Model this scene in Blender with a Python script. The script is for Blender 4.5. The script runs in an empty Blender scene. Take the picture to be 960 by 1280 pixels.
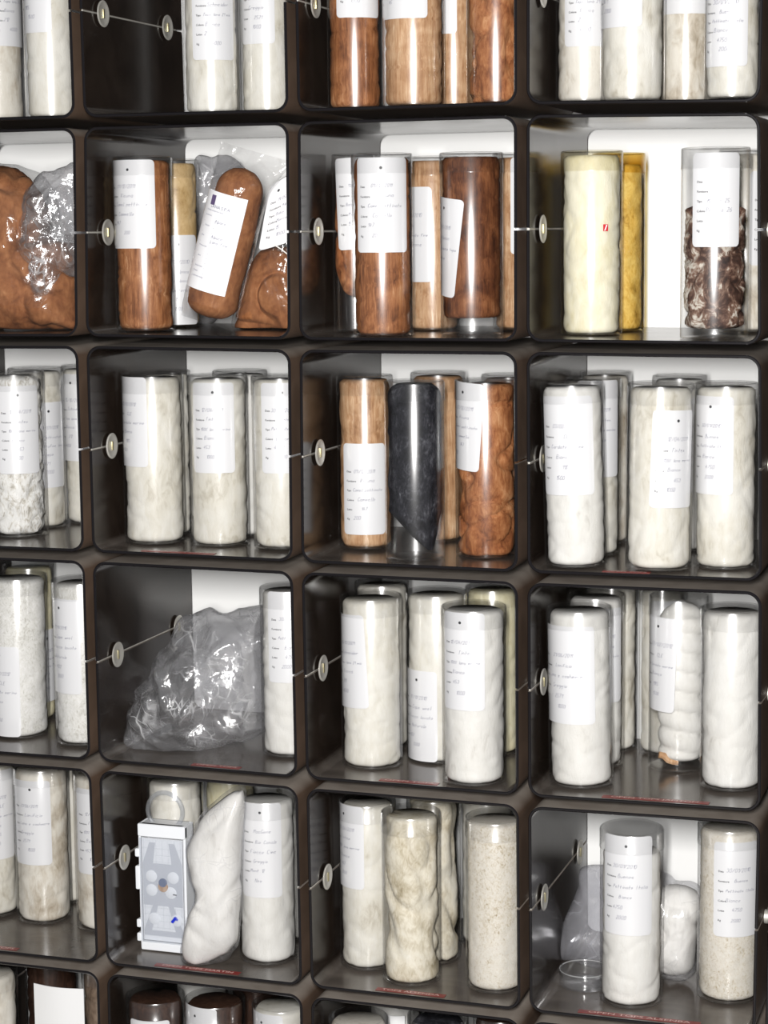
import bpy, math, random
from mathutils import Matrix, Vector, noise as mnoise

# ------------------------------------------------------------------ data
CELLS = {(0, 0): ([(-0.7478, 1.7232), (-0.4478, 1.7232), (-0.4457, 1.4368), (-0.7478, 1.4361)], 'dark brown plastic compartment, top-row far-left, holding two pale tubes cut off by the frame'),
 (0, 1): ([(-0.4478, 1.7232), (-0.149, 1.7228), (-0.148, 1.4361), (-0.4457, 1.4368)], 'dark brown plastic compartment, top-row second, with an empty left half and two cream tubes'),
 (0, 2): ([(-0.149, 1.7228), (0.1496, 1.7232), (0.1492, 1.4368), (-0.148, 1.4361)], 'dark brown plastic compartment, top-row third, holding brown and tan tubes'),
 (0, 3): ([(0.1496, 1.7232), (0.4467, 1.7205), (0.4434, 1.4314), (0.1492, 1.4368)], 'dark brown plastic compartment, top-row right-hand, holding four pale tubes'),
 (0, 4): ([(0.4467, 1.7205), (0.7467, 1.7205), (0.7467, 1.4334), (0.4434, 1.4314)], 'dark brown plastic storage compartment at the right frame edge, only its left wall showing, top-row'),
 (1, 0): ([(-0.7478, 1.4361), (-0.4457, 1.4368), (-0.4517, 1.1518), (-0.7508, 1.1501)], 'dark brown plastic compartment, second-row far-left, holding the bagged brown wool with crumpled film'),
 (1, 1): ([(-0.4457, 1.4368), (-0.148, 1.4361), (-0.1503, 1.1492), (-0.4517, 1.1518)], 'dark brown plastic compartment, second-row second, holding the leaning brown bag'),
 (1, 2): ([(-0.148, 1.4361), (0.1492, 1.4368), (0.1487, 1.1488), (-0.1503, 1.1492)], 'dark brown plastic compartment, second-row third, packed with brown tubes'),
 (1, 3): ([(0.1492, 1.4368), (0.4434, 1.4314), (0.4488, 1.1468), (0.1487, 1.1488)], 'dark brown plastic compartment, second-row right-hand, holding the amber tubes before the white wall'),
 (1, 4): ([(0.4434, 1.4314), (0.7467, 1.4334), (0.7494, 1.1476), (0.4488, 1.1468)], 'dark brown plastic storage compartment at the right frame edge, only its left wall showing, second-row'),
 (2, 0): ([(-0.7508, 1.1501), (-0.4517, 1.1518), (-0.4517, 0.8629), (-0.7509, 0.8621)], 'dark brown plastic compartment, third-row far-left, holding the fluffy tufted tube'),
 (2, 1): ([(-0.4517, 1.1518), (-0.1503, 1.1492), (-0.1525, 0.861), (-0.4517, 0.8629)], 'dark brown plastic compartment, third-row second, filled with cream tubes'),
 (2, 2): ([(-0.1503, 1.1492), (0.1487, 1.1488), (0.1493, 0.8601), (-0.1525, 0.861)], 'dark brown plastic compartment, third-row third, holding the black wool tube'),
 (2, 3): ([(0.1487, 1.1488), (0.4488, 1.1468), (0.4534, 0.8613), (0.1493, 0.8601)], 'dark brown plastic compartment, third-row right-hand, filled with white tubes'),
 (2, 4): ([(0.4488, 1.1468), (0.7494, 1.1476), (0.7517, 0.8613), (0.4534, 0.8613)], 'dark brown plastic storage compartment at the right frame edge, only its left wall showing, third-row'),
 (3, 0): ([(-0.7509, 0.8621), (-0.4517, 0.8629), (-0.4515, 0.5752), (-0.7508, 0.5747)], 'dark brown plastic compartment, fourth-row far-left, holding white tubes with blue handwriting'),
 (3, 1): ([(-0.4517, 0.8629), (-0.1525, 0.861), (-0.1507, 0.573), (-0.4515, 0.5752)], 'dark brown plastic compartment, fourth-row second, holding the crumpled empty clear bag'),
 (3, 2): ([(-0.1525, 0.861), (0.1493, 0.8601), (0.1499, 0.572), (-0.1507, 0.573)], 'dark brown plastic compartment, fourth-row third, holding the tube with its label at the foot'),
 (3, 3): ([(0.1493, 0.8601), (0.4534, 0.8613), (0.4559, 0.575), (0.1499, 0.572)], 'dark brown plastic compartment, fourth-row right-hand, holding the coiled white wool tube'),
 (3, 4): ([(0.4534, 0.8613), (0.7517, 0.8613), (0.753, 0.5746), (0.4559, 0.575)], 'dark brown plastic storage compartment at the right frame edge, only its left wall showing, fourth-row'),
 (4, 0): ([(-0.7508, 0.5747), (-0.4515, 0.5752), (-0.4486, 0.2878), (-0.7493, 0.2874)], 'dark brown plastic compartment, fifth-row far-left, holding mottled cream tubes'),
 (4, 1): ([(-0.4515, 0.5752), (-0.1507, 0.573), (-0.1487, 0.2875), (-0.4486, 0.2878)], 'dark brown plastic compartment, fifth-row second, holding the white plastic case'),
 (4, 2): ([(-0.1507, 0.573), (0.1499, 0.572), (0.1516, 0.2872), (-0.1487, 0.2875)], 'dark brown plastic compartment, fifth-row third, holding the deeply folded grey wool tube'),
 (4, 3): ([(0.1499, 0.572), (0.4559, 0.575), (0.453, 0.2875), (0.1516, 0.2872)], 'dark brown plastic compartment, fifth-row right-hand, holding the small clear dish'),
 (4, 4): ([(0.4559, 0.575), (0.753, 0.5746), (0.753, 0.2875), (0.453, 0.2875)], 'dark brown plastic storage compartment at the right frame edge, only its left wall showing, fifth-row'),
 (5, 0): ([(-0.7493, 0.2874), (-0.4486, 0.2878), (-0.4493, 0.0003), (-0.7493, 0.0003)], 'dark brown plastic compartment, bottom-row far-left, holding the white card'),
 (5, 1): ([(-0.4486, 0.2878), (-0.1487, 0.2875), (-0.1493, 0.0002), (-0.4493, 0.0003)], 'dark brown plastic compartment, bottom-row second, holding two dark brown tubes'),
 (5, 2): ([(-0.1487, 0.2875), (0.1516, 0.2872), (0.1508, 0.0), (-0.1493, 0.0002)], 'dark brown plastic compartment, bottom-row third, cut off by the bottom edge, its lids just showing'),
 (5, 3): ([(0.1516, 0.2872), (0.453, 0.2875), (0.4508, 0.0), (0.1508, 0.0)], 'dark brown plastic compartment, bottom-row right-hand, barely visible below the dish compartment')}
TUBES = [((0, 0), -0.6469, 0.15, 1.4467, 0.0394, 0.23, 0, 'stained', 'leftmost half-hidden tube of beige stained wool in the top-row far-left compartment', [(1.245, 0.1658, 0.062, 0.1245, 0.0)], {}),
 ((0, 0), -0.5255, 0.08, 1.447, 0.0348, 0.23, 0, 'cream', 'cream wool tube with label, right of the stained tube in top-row far-left compartment', [(-0.348, 0.1697, 0.062, 0.1167, 0.0)], {}),
 ((0, 1), -0.2953, 0.0898, 1.4468, 0.0367, 0.23, 0, 'cream', 'cream wool tube beside the empty left half of the top-row second compartment', [(0.52, 0.1266, 0.0604, 0.1167, 0.0)], {}),
 ((0, 1), -0.2329, 0.1307, 1.4467, 0.0353, 0.23, 0, 'cream', 'cream wool tube against the right wall of the top-row second compartment', [(-0.045, 0.1487, 0.0519, 0.1173, 0.0)], {}),
 ((0, 2), -0.09, 0.075, 1.4466, 0.0351, 0.23, 0, 'brown', 'chestnut brown wool tube, leftmost in the top-row third compartment', [(0.518, 0.1702, 0.062, 0.1148, 0.0)], {}),
 ((0, 2), -0.0065, 0.06, 1.4468, 0.0391, 0.23, 0, 'tan', 'tan wool tube with fine creases, second in the top-row third compartment', [(-0.233, 0.1622, 0.0774, 0.111, 0.0)], {}),
 ((0, 2), 0.0173, 0.16, 1.4469, 0.0358, 0.23, 0, 'tan', 'light brown wool tube squeezed behind, third in the top-row third compartment', [(-0.495, 0.1519, 0.062, 0.1131, 0.0)], {}),
 ((0, 2), 0.0956, 0.08, 1.4483, 0.037, 0.23, 0, 'crease', 'reddish brown creased wool tube at the right of the top-row third compartment', [], {}),
 ((0, 3), 0.2011, 0.115, 1.4486, 0.036, 0.23, 0, 'stained', 'off-white wool tube, leftmost in the top-row right-hand compartment', [(0.33, 0.1221, 0.062, 0.109, 0.0)], {}),
 ((0, 3), 0.2711, 0.07, 1.4456, 0.0395, 0.23, 0, 'cream', 'pale wool tube, second and frontmost in the top-row right-hand compartment', [(-0.425, 0.1409, 0.0712, 0.1071, 0.0)], {}),
 ((0, 3), 0.3211, 0.16, 1.4446, 0.0355, 0.23, 0, 'stained', 'greyish cream wool tube, third in the top-row right-hand compartment', [(0.173, 0.1668, 0.062, 0.1127, 0.0)], {}),
 ((0, 3), 0.3938, 0.07, 1.445, 0.0341, 0.23, 0, 'cream', 'cream wool tube at the right end of the top-row right-hand compartment', [(-0.228, 0.0911, 0.062, 0.1071, 0.0)], {}),
 ((1, 1), -0.3899, 0.07, 1.1633, 0.0394, 0.23, 0, 'brown', 'brown wool tube with tall white label, standing left in the second-row second compartment', [(-0.13, 0.1669, 0.076, 0.1157, 0.0)], {}),
 ((1, 1), -0.396, 0.19, 1.163, 0.0327, 0.23, 0, 'yellowtan', 'yellowish tan wool tube with a low label, left of the leaning bag', [(0.463, 0.0646, 0.062, 0.1231, 0.0)], {}),
 ((1, 2), -0.1048, 0.105, 1.1613, 0.0277, 0.23, 0, 'brownpod', 'brown wool pod in a mostly clear tube, leftmost in the second-row third compartment', [(0.546, 0.1664, 0.062, 0.1179, -3.0)], {}),
 ((1, 2), -0.0474, 0.05, 1.1594, 0.0387, 0.23, 0, 'brown', 'frontmost brown wool tube with a big square-cornered label, second-row third compartment', [(0.322, 0.1648, 0.0725, 0.1184, 0.0)], {}),
 ((1, 2), -0.0247, 0.195, 1.1594, 0.0368, 0.23, 0, 'tan', 'tan wool tube wedged between the two big brown tubes, second-row third compartment', [(-0.585, 0.1272, 0.062, 0.1251, 0.0)], {}),
 ((1, 2), 0.0625, 0.08, 1.1593, 0.0401, 0.23, 0, 'darkbrown', 'dark brown wool tube with a tilted label and clear empty base, second-row third compartment', [(-0.931, 0.1121, 0.062, 0.1233, 7.0)], {'zlo': 0.022}),
 ((1, 2), 0.0975, 0.19, 1.161, 0.0357, 0.23, 0, 'tan', 'light brown wool tube glimpsed at the right wall of the second-row third compartment', [(0.791, 0.1613, 0.062, 0.1246, 0.0)], {}),
 ((1, 3), 0.2119, 0.11, 1.159, 0.0388, 0.23, 0, 'ambercream', 'yellowed cream wool tube with a tiny red square mark, second-row right-hand compartment', [], {'stamp': (0.683, 0.1341), 'yellow': 1}),
 ((1, 3), 0.2254, 0.21, 1.1588, 0.0344, 0.23, 0, 'amber', 'amber yellow wool tube behind the yellowed cream tube with red mark', [], {'yellow': 2, 'zhi': 0.215}),
 ((1, 3), 0.3763, 0.06, 1.1578, 0.0413, 0.23, 0, 'mixed', 'clear tube of mixed dark brown and white wool under a large label, second-row right-hand compartment', [(0.189, 0.1669, 0.0608, 0.1118, 0.0)], {'zhi': 0.16, 'zlo': 0.012}),
 ((1, 3), 0.3927, 0.2, 1.1594, 0.0352, 0.23, 0, 'stained', 'cream wool tube half hidden behind the mixed brown and white wool tube', [(1.201, 0.1434, 0.062, 0.1182, 0.0)], {}),
 ((2, 0), -0.6102, 0.1042, 0.8729, 0.0414, 0.23, 0, 'fluffy', 'clear tube of fluffy white tufts with a label, third-row far-left compartment', [(0.615, 0.151, 0.062, 0.1222, 0.0)], {}),
 ((2, 0), -0.6215, 0.19, 0.8728, 0.0392, 0.23, 0, 'cream', 'cream wool tube just behind the fluffy white tufts, third-row far-left compartment', [(0.93, 0.1202, 0.062, 0.1227, 0.0)], {}),
 ((2, 0), -0.5693, 0.25, 0.8729, 0.0374, 0.23, 0, 'cream', 'cream wool tube against the right wall of the third-row far-left compartment', [(-0.241, 0.1556, 0.062, 0.1264, 0.0)], {}),
 ((2, 1), -0.3925, 0.0897, 0.874, 0.0419, 0.23, 0, 'cream', 'cream wool tube, front left in the third-row second compartment', [(-0.522, 0.1662, 0.062, 0.1212, 0.0)], {}),
 ((2, 1), -0.3005, 0.1001, 0.8725, 0.04, 0.23, 0, 'cream', 'cream wool tube with punched label, front centre in the third-row second compartment', [(0.173, 0.1606, 0.0626, 0.1212, 0.0)], {}),
 ((2, 1), -0.2064, 0.0905, 0.8736, 0.0384, 0.23, 0, 'cream', 'cream wool tube, front right in the third-row second compartment', [(0.453, 0.1618, 0.062, 0.1196, 0.0)], {}),
 ((2, 1), -0.3952, 0.165, 0.873, 0.024, 0.23, 0, 'cream', 'cream wool tube behind, between front left and centre tubes, third-row second compartment', [], {}),
 ((2, 1), -0.3045, 0.19, 0.8725, 0.0379, 0.23, 0, 'white', 'white wool tube behind and between the front centre and right tubes, third-row second compartment', [], {}),
 ((2, 2), -0.0976, 0.1204, 0.873, 0.0372, 0.23, 0, 'tan', 'tan wool tube with a low-set label, left in the third-row third compartment', [(0.255, 0.0806, 0.062, 0.1214, 0.0)], {}),
 ((2, 2), -0.0086, 0.0568, 0.871, 0.0386, 0.23, 0, 'black', 'clear tube holding a tapering plug of black wool, third-row third compartment', [], {}),
 ((2, 2), -0.0253, 0.22, 0.871, 0.0377, 0.23, 0, 'tan', 'light brown wool tube standing behind the black wool tube', [], {}),
 ((2, 2), 0.0746, 0.1011, 0.8707, 0.0399, 0.23, 0, 'crease', 'brown creased wool tube with a narrow label, right in the third-row third compartment', [(-0.671, 0.1713, 0.062, 0.1134, 4.0)], {}),
 ((2, 2), 0.0791, 0.2, 0.8707, 0.0364, 0.23, 0, 'brown', 'brown wool tube behind the creased brown tube, third-row third compartment', [], {}),
 ((2, 3), 0.2082, 0.044, 0.8721, 0.039, 0.23, -1.6, 'white', 'white wool tube leaning left, front left in the third-row right-hand compartment', [(-0.026, 0.1527, 0.0736, 0.1232, 0.0)], {}),
 ((2, 3), 0.2054, 0.15, 0.871, 0.0363, 0.23, 0, 'cream', 'cream wool tube just behind the leaning tube, third-row right-hand compartment', [(0.467, 0.1656, 0.062, 0.1248, 0.0)], {}),
 ((2, 3), 0.2001, 0.25, 0.8721, 0.0344, 0.23, 0, 'stained', 'grey-edged wool tube at the back left of the third-row right-hand compartment', [], {}),
 ((2, 3), 0.3112, 0.05, 0.8723, 0.041, 0.23, 0.6, 'cream', 'cream wool tube, front centre in the third-row right-hand compartment', [(0.681, 0.1386, 0.062, 0.1201, 1.5)], {}),
 ((2, 3), 0.3891, 0.0851, 0.8716, 0.0392, 0.23, 0, 'cream', 'cream wool tube, front right in the third-row right-hand compartment', [(-0.423, 0.1543, 0.062, 0.1215, 0.0)], {}),
 ((2, 3), 0.308, 0.21, 0.8711, 0.0356, 0.23, 0, 'white', 'white wool tube at the back between front centre and right tubes, third-row right-hand compartment', [], {}),
 ((3, 0), -0.6186, 0.1034, 0.5853, 0.042, 0.23, 0.6, 'fluffcream', 'wide white wool tube with a low label, fourth-row far-left compartment', [(-0.241, 0.0678, 0.062, 0.1295, 0.0)], {}),
 ((3, 0), -0.6465, 0.195, 0.5852, 0.0369, 0.23, 0, 'yellowcream', 'yellowish cream wool tube behind, between the two white tubes, fourth-row far-left compartment', [(1.183, 0.0817, 0.062, 0.1067, 0.0)], {}),
 ((3, 0), -0.5069, 0.0837, 0.5872, 0.0396, 0.23, 0, 'fluffcream', 'white wool tube against the right wall of the fourth-row far-left compartment', [(-0.385, 0.1399, 0.062, 0.133, 0.0)], {}),
 ((3, 1), -0.2073, 0.1089, 0.5854, 0.0386, 0.23, 0, 'white', 'bright white wool tube right of the crumpled clear bag, fourth-row second compartment', [(0.379, 0.1658, 0.062, 0.1244, 0.0)], {}),
 ((3, 2), -0.0818, 0.089, 0.5832, 0.041, 0.23, 0, 'cream', 'cream wool tube, left in the fourth-row third compartment', [(-0.621, 0.1445, 0.062, 0.1252, -3.0)], {}),
 ((3, 2), -0.0977, 0.185, 0.5851, 0.0375, 0.23, 0, 'cream', 'cream wool tube hidden behind the left tube, fourth-row third compartment', [], {}),
 ((3, 2), -0.0065, 0.1414, 0.583, 0.0409, 0.23, 0, 'cream', 'cream wool tube with label at its foot, centre of the fourth-row third compartment', [(-0.48, 0.0647, 0.062, 0.1235, 0.0)], {}),
 ((3, 2), 0.073, 0.0448, 0.5838, 0.0417, 0.23, 0, 'white', 'white wool tube with clear lid, frontmost right in the fourth-row third compartment', [(-0.139, 0.1627, 0.0619, 0.1267, 0.0)], {}),
 ((3, 2), 0.0557, 0.2, 0.5827, 0.037, 0.23, 0, 'yellowcream', 'yellowish cream wool tube behind, at the right wall of the fourth-row third compartment', [], {}),
 ((3, 3), 0.2098, 0.0688, 0.5838, 0.0414, 0.23, -1, 'white', 'white wool tube with centred label, front left in the fourth-row right-hand compartment', [(-0.308, 0.1467, 0.0823, 0.126, 0.0)], {}),
 ((3, 3), 0.2054, 0.1712, 0.5839, 0.0376, 0.23, 0, 'white', 'white wool tube behind the front left tube, fourth-row right-hand compartment', [(0.502, 0.1512, 0.062, 0.1263, 0.0)], {}),
 ((3, 3), 0.2078, 0.262, 0.5832, 0.0355, 0.23, 0, 'cream', 'cream wool tube left of the dark gap at the back, fourth-row right-hand compartment', [], {}),
 ((3, 3), 0.2787, 0.256, 0.5839, 0.0309, 0.23, 0, 'cream', 'cream wool tube right of the dark gap, behind the coiled wool, fourth-row right-hand compartment', [(0.698, 0.1534, 0.062, 0.1181, 0.0)], {}),
 ((3, 3), 0.3143, 0.1821, 0.5843, 0.0389, 0.23, 0, 'coil', 'clear tube with a coiled thick white wool rope, fourth-row right-hand compartment', [(-0.643, 0.1427, 0.0555, 0.1255, 2.0)], {'zhi': 0.222, 'zlo': 0.008}),
 ((3, 3), 0.398, 0.0988, 0.5869, 0.0399, 0.23, 0, 'white', 'unlabelled solid white wool tube at the right of the fourth-row right-hand compartment', [], {}),
 ((4, 0), -0.6966, 0.15, 0.2996, 0.0372, 0.23, 0, 'cream', 'cream wool tube at the left, fifth-row far-left compartment', [(0.742, 0.1533, 0.062, 0.1329, 0.0)], {}),
 ((4, 0), -0.614, 0.1511, 0.2979, 0.0403, 0.23, 0, 'stained', 'mottled cream wool tube with a punched label, centre of the fifth-row far-left compartment', [(0.008, 0.1516, 0.0636, 0.125, 0.0)], {}),
 ((4, 0), -0.6214, 0.245, 0.2979, 0.0398, 0.23, 0, 'cream', 'thin sliver of cream wool tube behind, fifth-row far-left compartment', [], {}),
 ((4, 0), -0.5138, 0.144, 0.2981, 0.0404, 0.23, 0, 'stained', 'mottled cream wool tube against the right wall of the fifth-row far-left compartment', [(0.138, 0.1484, 0.062, 0.1255, 0.0)], {}),
 ((4, 1), -0.3939, 0.135, 0.2999, 0.0392, 0.23, 0, 'cream', 'cream wool tube behind the translucent white case, fifth-row second compartment', [], {}),
 ((4, 1), -0.3534, 0.24, 0.298, 0.0375, 0.23, 0, 'yellowcream', 'pale yellow wool tube at the back behind the white wool bag, fifth-row second compartment', [], {}),
 ((4, 1), -0.2358, 0.086, 0.2979, 0.0401, 0.23, 0, 'white', 'white wool tube with handwriting, front right in the fifth-row second compartment', [(0.136, 0.1619, 0.061, 0.1322, 0.0)], {}),
 ((4, 1), -0.2202, 0.19, 0.2979, 0.0375, 0.23, 0, 'white', 'white wool tube mostly hidden at the right wall of the fifth-row second compartment', [], {}),
 ((4, 2), -0.0946, 0.101, 0.2995, 0.0386, 0.23, 0, 'cream', 'cream wool tube with label, left in the fifth-row third compartment', [(-0.626, 0.1707, 0.062, 0.1147, 0.0)], {}),
 ((4, 2), -0.0216, 0.0667, 0.2977, 0.0394, 0.23, 0, 'folded', 'tube of deeply folded greyish cream wool, centre of the fifth-row third compartment', [], {}),
 ((4, 2), -0.0157, 0.151, 0.2977, 0.0367, 0.23, 0, 'folded', 'folded greyish wool tube just behind the deeply folded one, fifth-row third compartment', [], {}),
 ((4, 2), 0.0363, 0.235, 0.2976, 0.0375, 0.23, 0, 'cream', 'narrowly visible cream wool tube beyond the dark gap, fifth-row third compartment', [], {}),
 ((4, 2), 0.0945, 0.0698, 0.2994, 0.0399, 0.23, 0, 'speckled', 'nubbly speckled beige wool tube, right in the fifth-row third compartment', [], {}),
 ((4, 3), 0.2753, 0.0733, 0.2977, 0.0407, 0.23, 0, 'whitefluff', 'white wool tube with clear top and punched label, centre front of the fifth-row right-hand compartment', [(0.03, 0.1627, 0.0696, 0.1306, 0.0)], {'zhi': 0.2}),
 ((4, 3), 0.3942, 0.1234, 0.2987, 0.0414, 0.23, 0, 'speckled', 'speckled beige wool tube with label, right in the fifth-row right-hand compartment', [(0.395, 0.1526, 0.062, 0.125, 0.0)], {}),
 ((5, 0), -0.6666, 0.07, 0.0106, 0.0418, 0.23, 0, 'stained', 'beige wool tube left of the white card, bottom-row far-left compartment', [], {}),
 ((5, 0), -0.6327, 0.2, 0.0106, 0.0398, 0.23, 0, 'deepbrown', 'dark brown wool tube added behind the white card to blacken the gap above it, bottom-row far-left compartment', [], {}),  # added tube, blocks the white wall that would show over the card
 ((5, 0), -0.5081, 0.14, 0.0111, 0.0397, 0.23, 0, 'dulltan', 'dull tan wool tube right of the white card, bottom-row far-left compartment', [], {}),
 ((5, 1), -0.3914, 0.046, 0.012, 0.0408, 0.23, 0, 'deepbrown', 'dark brown wool tube, leftmost in the bottom-row second compartment', [(0.152, 0.1331, 0.062, 0.1422, 0.0)], {}),
 ((5, 1), -0.3878, 0.2, 0.0106, 0.0388, 0.23, 0, 'white', 'white wool tube showing behind, between the two dark brown tubes, bottom-row second compartment', [], {}),
 ((5, 1), -0.3075, 0.06, 0.0106, 0.0417, 0.23, 0, 'deepbrown', 'dark brown wool tube with a punched label at its rim, bottom-row second compartment', [(-0.341, 0.1622, 0.0654, 0.1316, 0.0)], {}),
 ((5, 1), -0.3115, 0.225, 0.0106, 0.0388, 0.23, 0, 'deepbrown', 'dark brown wool tube at the back behind the grey-lidded tube, bottom-row second compartment', [], {}),
 ((5, 1), -0.2127, 0.07, 0.0105, 0.0397, 0.23, 0, 'cream', 'greyish cream wool tube with clear lid, right in the bottom-row second compartment', [(-0.378, 0.1559, 0.062, 0.1371, 0.0)], {}),
 ((5, 2), -0.0923, 0.047, 0.0118, 0.04, 0.23, 0, 'stained', 'greyish beige wool tube, left in the bottom-row third compartment', [], {}),
 ((5, 2), -0.0863, 0.19, 0.0105, 0.0374, 0.23, 0, 'white', 'white wool tube behind, second in the bottom-row third compartment', [], {}),
 ((5, 2), 0.0071, 0.09, 0.0104, 0.0412, 0.23, 0, 'black', 'dark grey wool tube, third in the bottom-row third compartment', [], {'zlo': 0.01}),
 ((5, 2), 0.0869, 0.12, 0.0104, 0.0369, 0.23, 0, 'deepbrown', 'dark brown wool tube, rightmost in the bottom-row third compartment', [], {})]
BAGS = {'backfilm': {'film': [(-0.3892, 1.3943), (-0.361, 1.3982), (-0.3223, 1.3929), (-0.3085, 1.3594), (-0.3247, 1.2817), (-0.3442, 1.2257), (-0.3639, 1.1692), (-0.3864, 1.1577), (-0.3891, 1.2484), (-0.3921, 1.3272)],
              'x': -0.3692,
              'xlim': (-0.4347, -0.1613),
              'y': 0.25,
              'z': 1.1611},
 'brownleft': {'film': [(-0.7167, 1.3582), (-0.6553, 1.3856), (-0.6117, 1.3891), (-0.5787, 1.3842), (-0.5512, 1.3663), (-0.5368, 1.326), (-0.533, 1.2955), (-0.492, 1.2886), (-0.4911, 1.2408), (-0.4941, 1.1862),
                        (-0.4987, 1.1577), (-0.5527, 1.1541), (-0.6272, 1.1537), (-0.7207, 1.1543), (-0.7265, 1.2529)],
               'twist': [(-0.5631, 1.2853), (-0.5568, 1.3259), (-0.546, 1.3578), (-0.5286, 1.3735), (-0.5046, 1.3783), (-0.4806, 1.3842), (-0.4644, 1.3754), (-0.4663, 1.3163), (-0.4696, 1.2525), (-0.4856, 1.2365),
                         (-0.5021, 1.2441), (-0.5144, 1.2334), (-0.5346, 1.2076), (-0.5463, 1.2184), (-0.5406, 1.2421), (-0.5523, 1.2529), (-0.5682, 1.2799)],
               'wool': [(-0.7132, 1.3526), (-0.6555, 1.3802), (-0.6119, 1.3848), (-0.5813, 1.3799), (-0.56, 1.3589), (-0.549, 1.3261), (-0.5454, 1.2891), (-0.4995, 1.28), (-0.496, 1.2408), (-0.4988, 1.1917),
                        (-0.5035, 1.161), (-0.5527, 1.1552), (-0.6271, 1.1548), (-0.7155, 1.1566), (-0.7214, 1.2528)],
               'x': -0.5974,
               'xlim': (-0.7368, -0.4627),
               'y': 0.1,
               'z': 1.161},
 'brownright': {'film': [(-0.302, 1.1542), (-0.2975, 1.1948), (-0.2811, 1.2439), (-0.2663, 1.2818), (-0.2561, 1.3227), (-0.2439, 1.3516), (-0.218, 1.3694), (-0.1951, 1.3615), (-0.1946, 1.2489), (-0.1962, 1.1558),
                         (-0.2477, 1.1523)],
                'string': [(-0.2197, 1.2755), (-0.2095, 1.2691), (-0.1994, 1.2616)],
                'tag': [(-0.2262, 1.3526), (-0.1987, 1.3668), (-0.2003, 1.2785), (-0.2439, 1.2672)],
                'wool': [(-0.2996, 1.1553), (-0.2952, 1.1948), (-0.2789, 1.2385), (-0.2619, 1.2666), (-0.2395, 1.2762), (-0.2151, 1.2728), (-0.2016, 1.249), (-0.2008, 1.1569), (-0.2476, 1.1534)],
                'x': -0.2538,
                'xlim': (-0.4347, -0.1613),
                'y': 0.17,
                'z': 1.1601},
 'emptybag': {'film': [(-0.3604, 0.7628), (-0.3398, 0.7728), (-0.31, 0.7731), (-0.2743, 0.7793), (-0.2428, 0.7719), (-0.2403, 0.7188), (-0.2416, 0.6517), (-0.2448, 0.6122), (-0.2722, 0.5991), (-0.295, 0.5942),
                       (-0.3242, 0.5717), (-0.3655, 0.5619), (-0.4182, 0.5535), (-0.4489, 0.5548), (-0.4623, 0.5631), (-0.4565, 0.5924), (-0.4494, 0.6239), (-0.4339, 0.6478), (-0.4358, 0.6659), (-0.4158, 0.6808),
                       (-0.4004, 0.71), (-0.383, 0.7279), (-0.3729, 0.7454)],
              'x': -0.3439,
              'xlim': (-0.4405, -0.2475),
              'y': 0.12,
              'z': 0.5844},
 'greybag': {'film': [(0.1474, 0.3097), (0.1485, 0.3212), (0.1652, 0.3669), (0.1818, 0.4134), (0.1883, 0.4375), (0.229, 0.4433), (0.2563, 0.4257), (0.2623, 0.326), (0.2351, 0.3052), (0.2108, 0.2993), (0.1798, 0.3062),
                      (0.1541, 0.3059)],
             'x': 0.1946,
             'xlim': (0.1626, 0.442),
             'y': 0.17,
             'z': 0.2972},
 'smallwhite': {'film': [(0.2822, 0.4223), (0.2928, 0.4453), (0.3078, 0.44), (0.3154, 0.4319), (0.3357, 0.4305), (0.3507, 0.4209), (0.3541, 0.3938), (0.3483, 0.3381), (0.3432, 0.3088), (0.3262, 0.2981), (0.3025, 0.3001),
                         (0.2808, 0.2989), (0.2739, 0.3639)],
                'wool': [(0.2854, 0.4182), (0.31, 0.4314), (0.3357, 0.4294), (0.3496, 0.4197), (0.352, 0.3936), (0.3461, 0.3379), (0.3411, 0.3108), (0.3262, 0.3004), (0.3025, 0.3012), (0.283, 0.3003), (0.2761, 0.3641)],
                'x': 0.313,
                'xlim': (0.1626, 0.442),
                'y': 0.16,
                'z': 0.2973},
 'whitebag': {'film': [(-0.2642, 0.5486), (-0.2513, 0.5518), (-0.2444, 0.5456), (-0.2494, 0.4762), (-0.2531, 0.4085), (-0.2564, 0.363), (-0.2595, 0.331), (-0.2692, 0.3164), (-0.2777, 0.3064), (-0.3054, 0.291),
                       (-0.3236, 0.2776), (-0.3366, 0.2854), (-0.3446, 0.3018), (-0.3429, 0.3227), (-0.3349, 0.3555), (-0.3223, 0.3817), (-0.3194, 0.4002), (-0.3284, 0.4243), (-0.3323, 0.4579), (-0.3295, 0.4751),
                       (-0.3121, 0.5069), (-0.288, 0.5312)],
              'wool': [(-0.2642, 0.5486), (-0.2513, 0.5518), (-0.2444, 0.5456), (-0.2494, 0.4762), (-0.2531, 0.4085), (-0.2564, 0.363), (-0.2595, 0.331), (-0.2692, 0.3164), (-0.2777, 0.3064), (-0.3054, 0.291),
                       (-0.3236, 0.2776), (-0.3366, 0.2854), (-0.3446, 0.3018), (-0.3429, 0.3227), (-0.3349, 0.3555), (-0.3223, 0.3817), (-0.3194, 0.4002), (-0.3284, 0.4243), (-0.3323, 0.4579), (-0.3295, 0.4751),
                       (-0.3121, 0.5069), (-0.288, 0.5312)],
              'x': -0.2849,
              'xlim': (-0.4376, -0.1617),
              'y': 0.037,
              'z': 0.2976}}
LEAN = {'x': -0.3021, 'y': 0.075, 'z': 1.1765, 'tilt': 15.965, 'r': 0.0384, 'len': 0.2075, 'filmtop': 0.232, 'ph': -0.12, 'sw': 0.0673, 'sh': 0.1303, 'sz': 0.1061}
CASE = {'x': -0.3846, 'y': 0.078, 'z': 0.2981, 'w': 0.0715, 'h': 0.1806, 'd': 0.032, 'ring': 0.0263, 'ringx': 0.0}
DISH = {'x': 0.206, 'y': 0.1076, 'z': 0.2975, 'r': 0.0341, 'h': 0.021}
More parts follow.
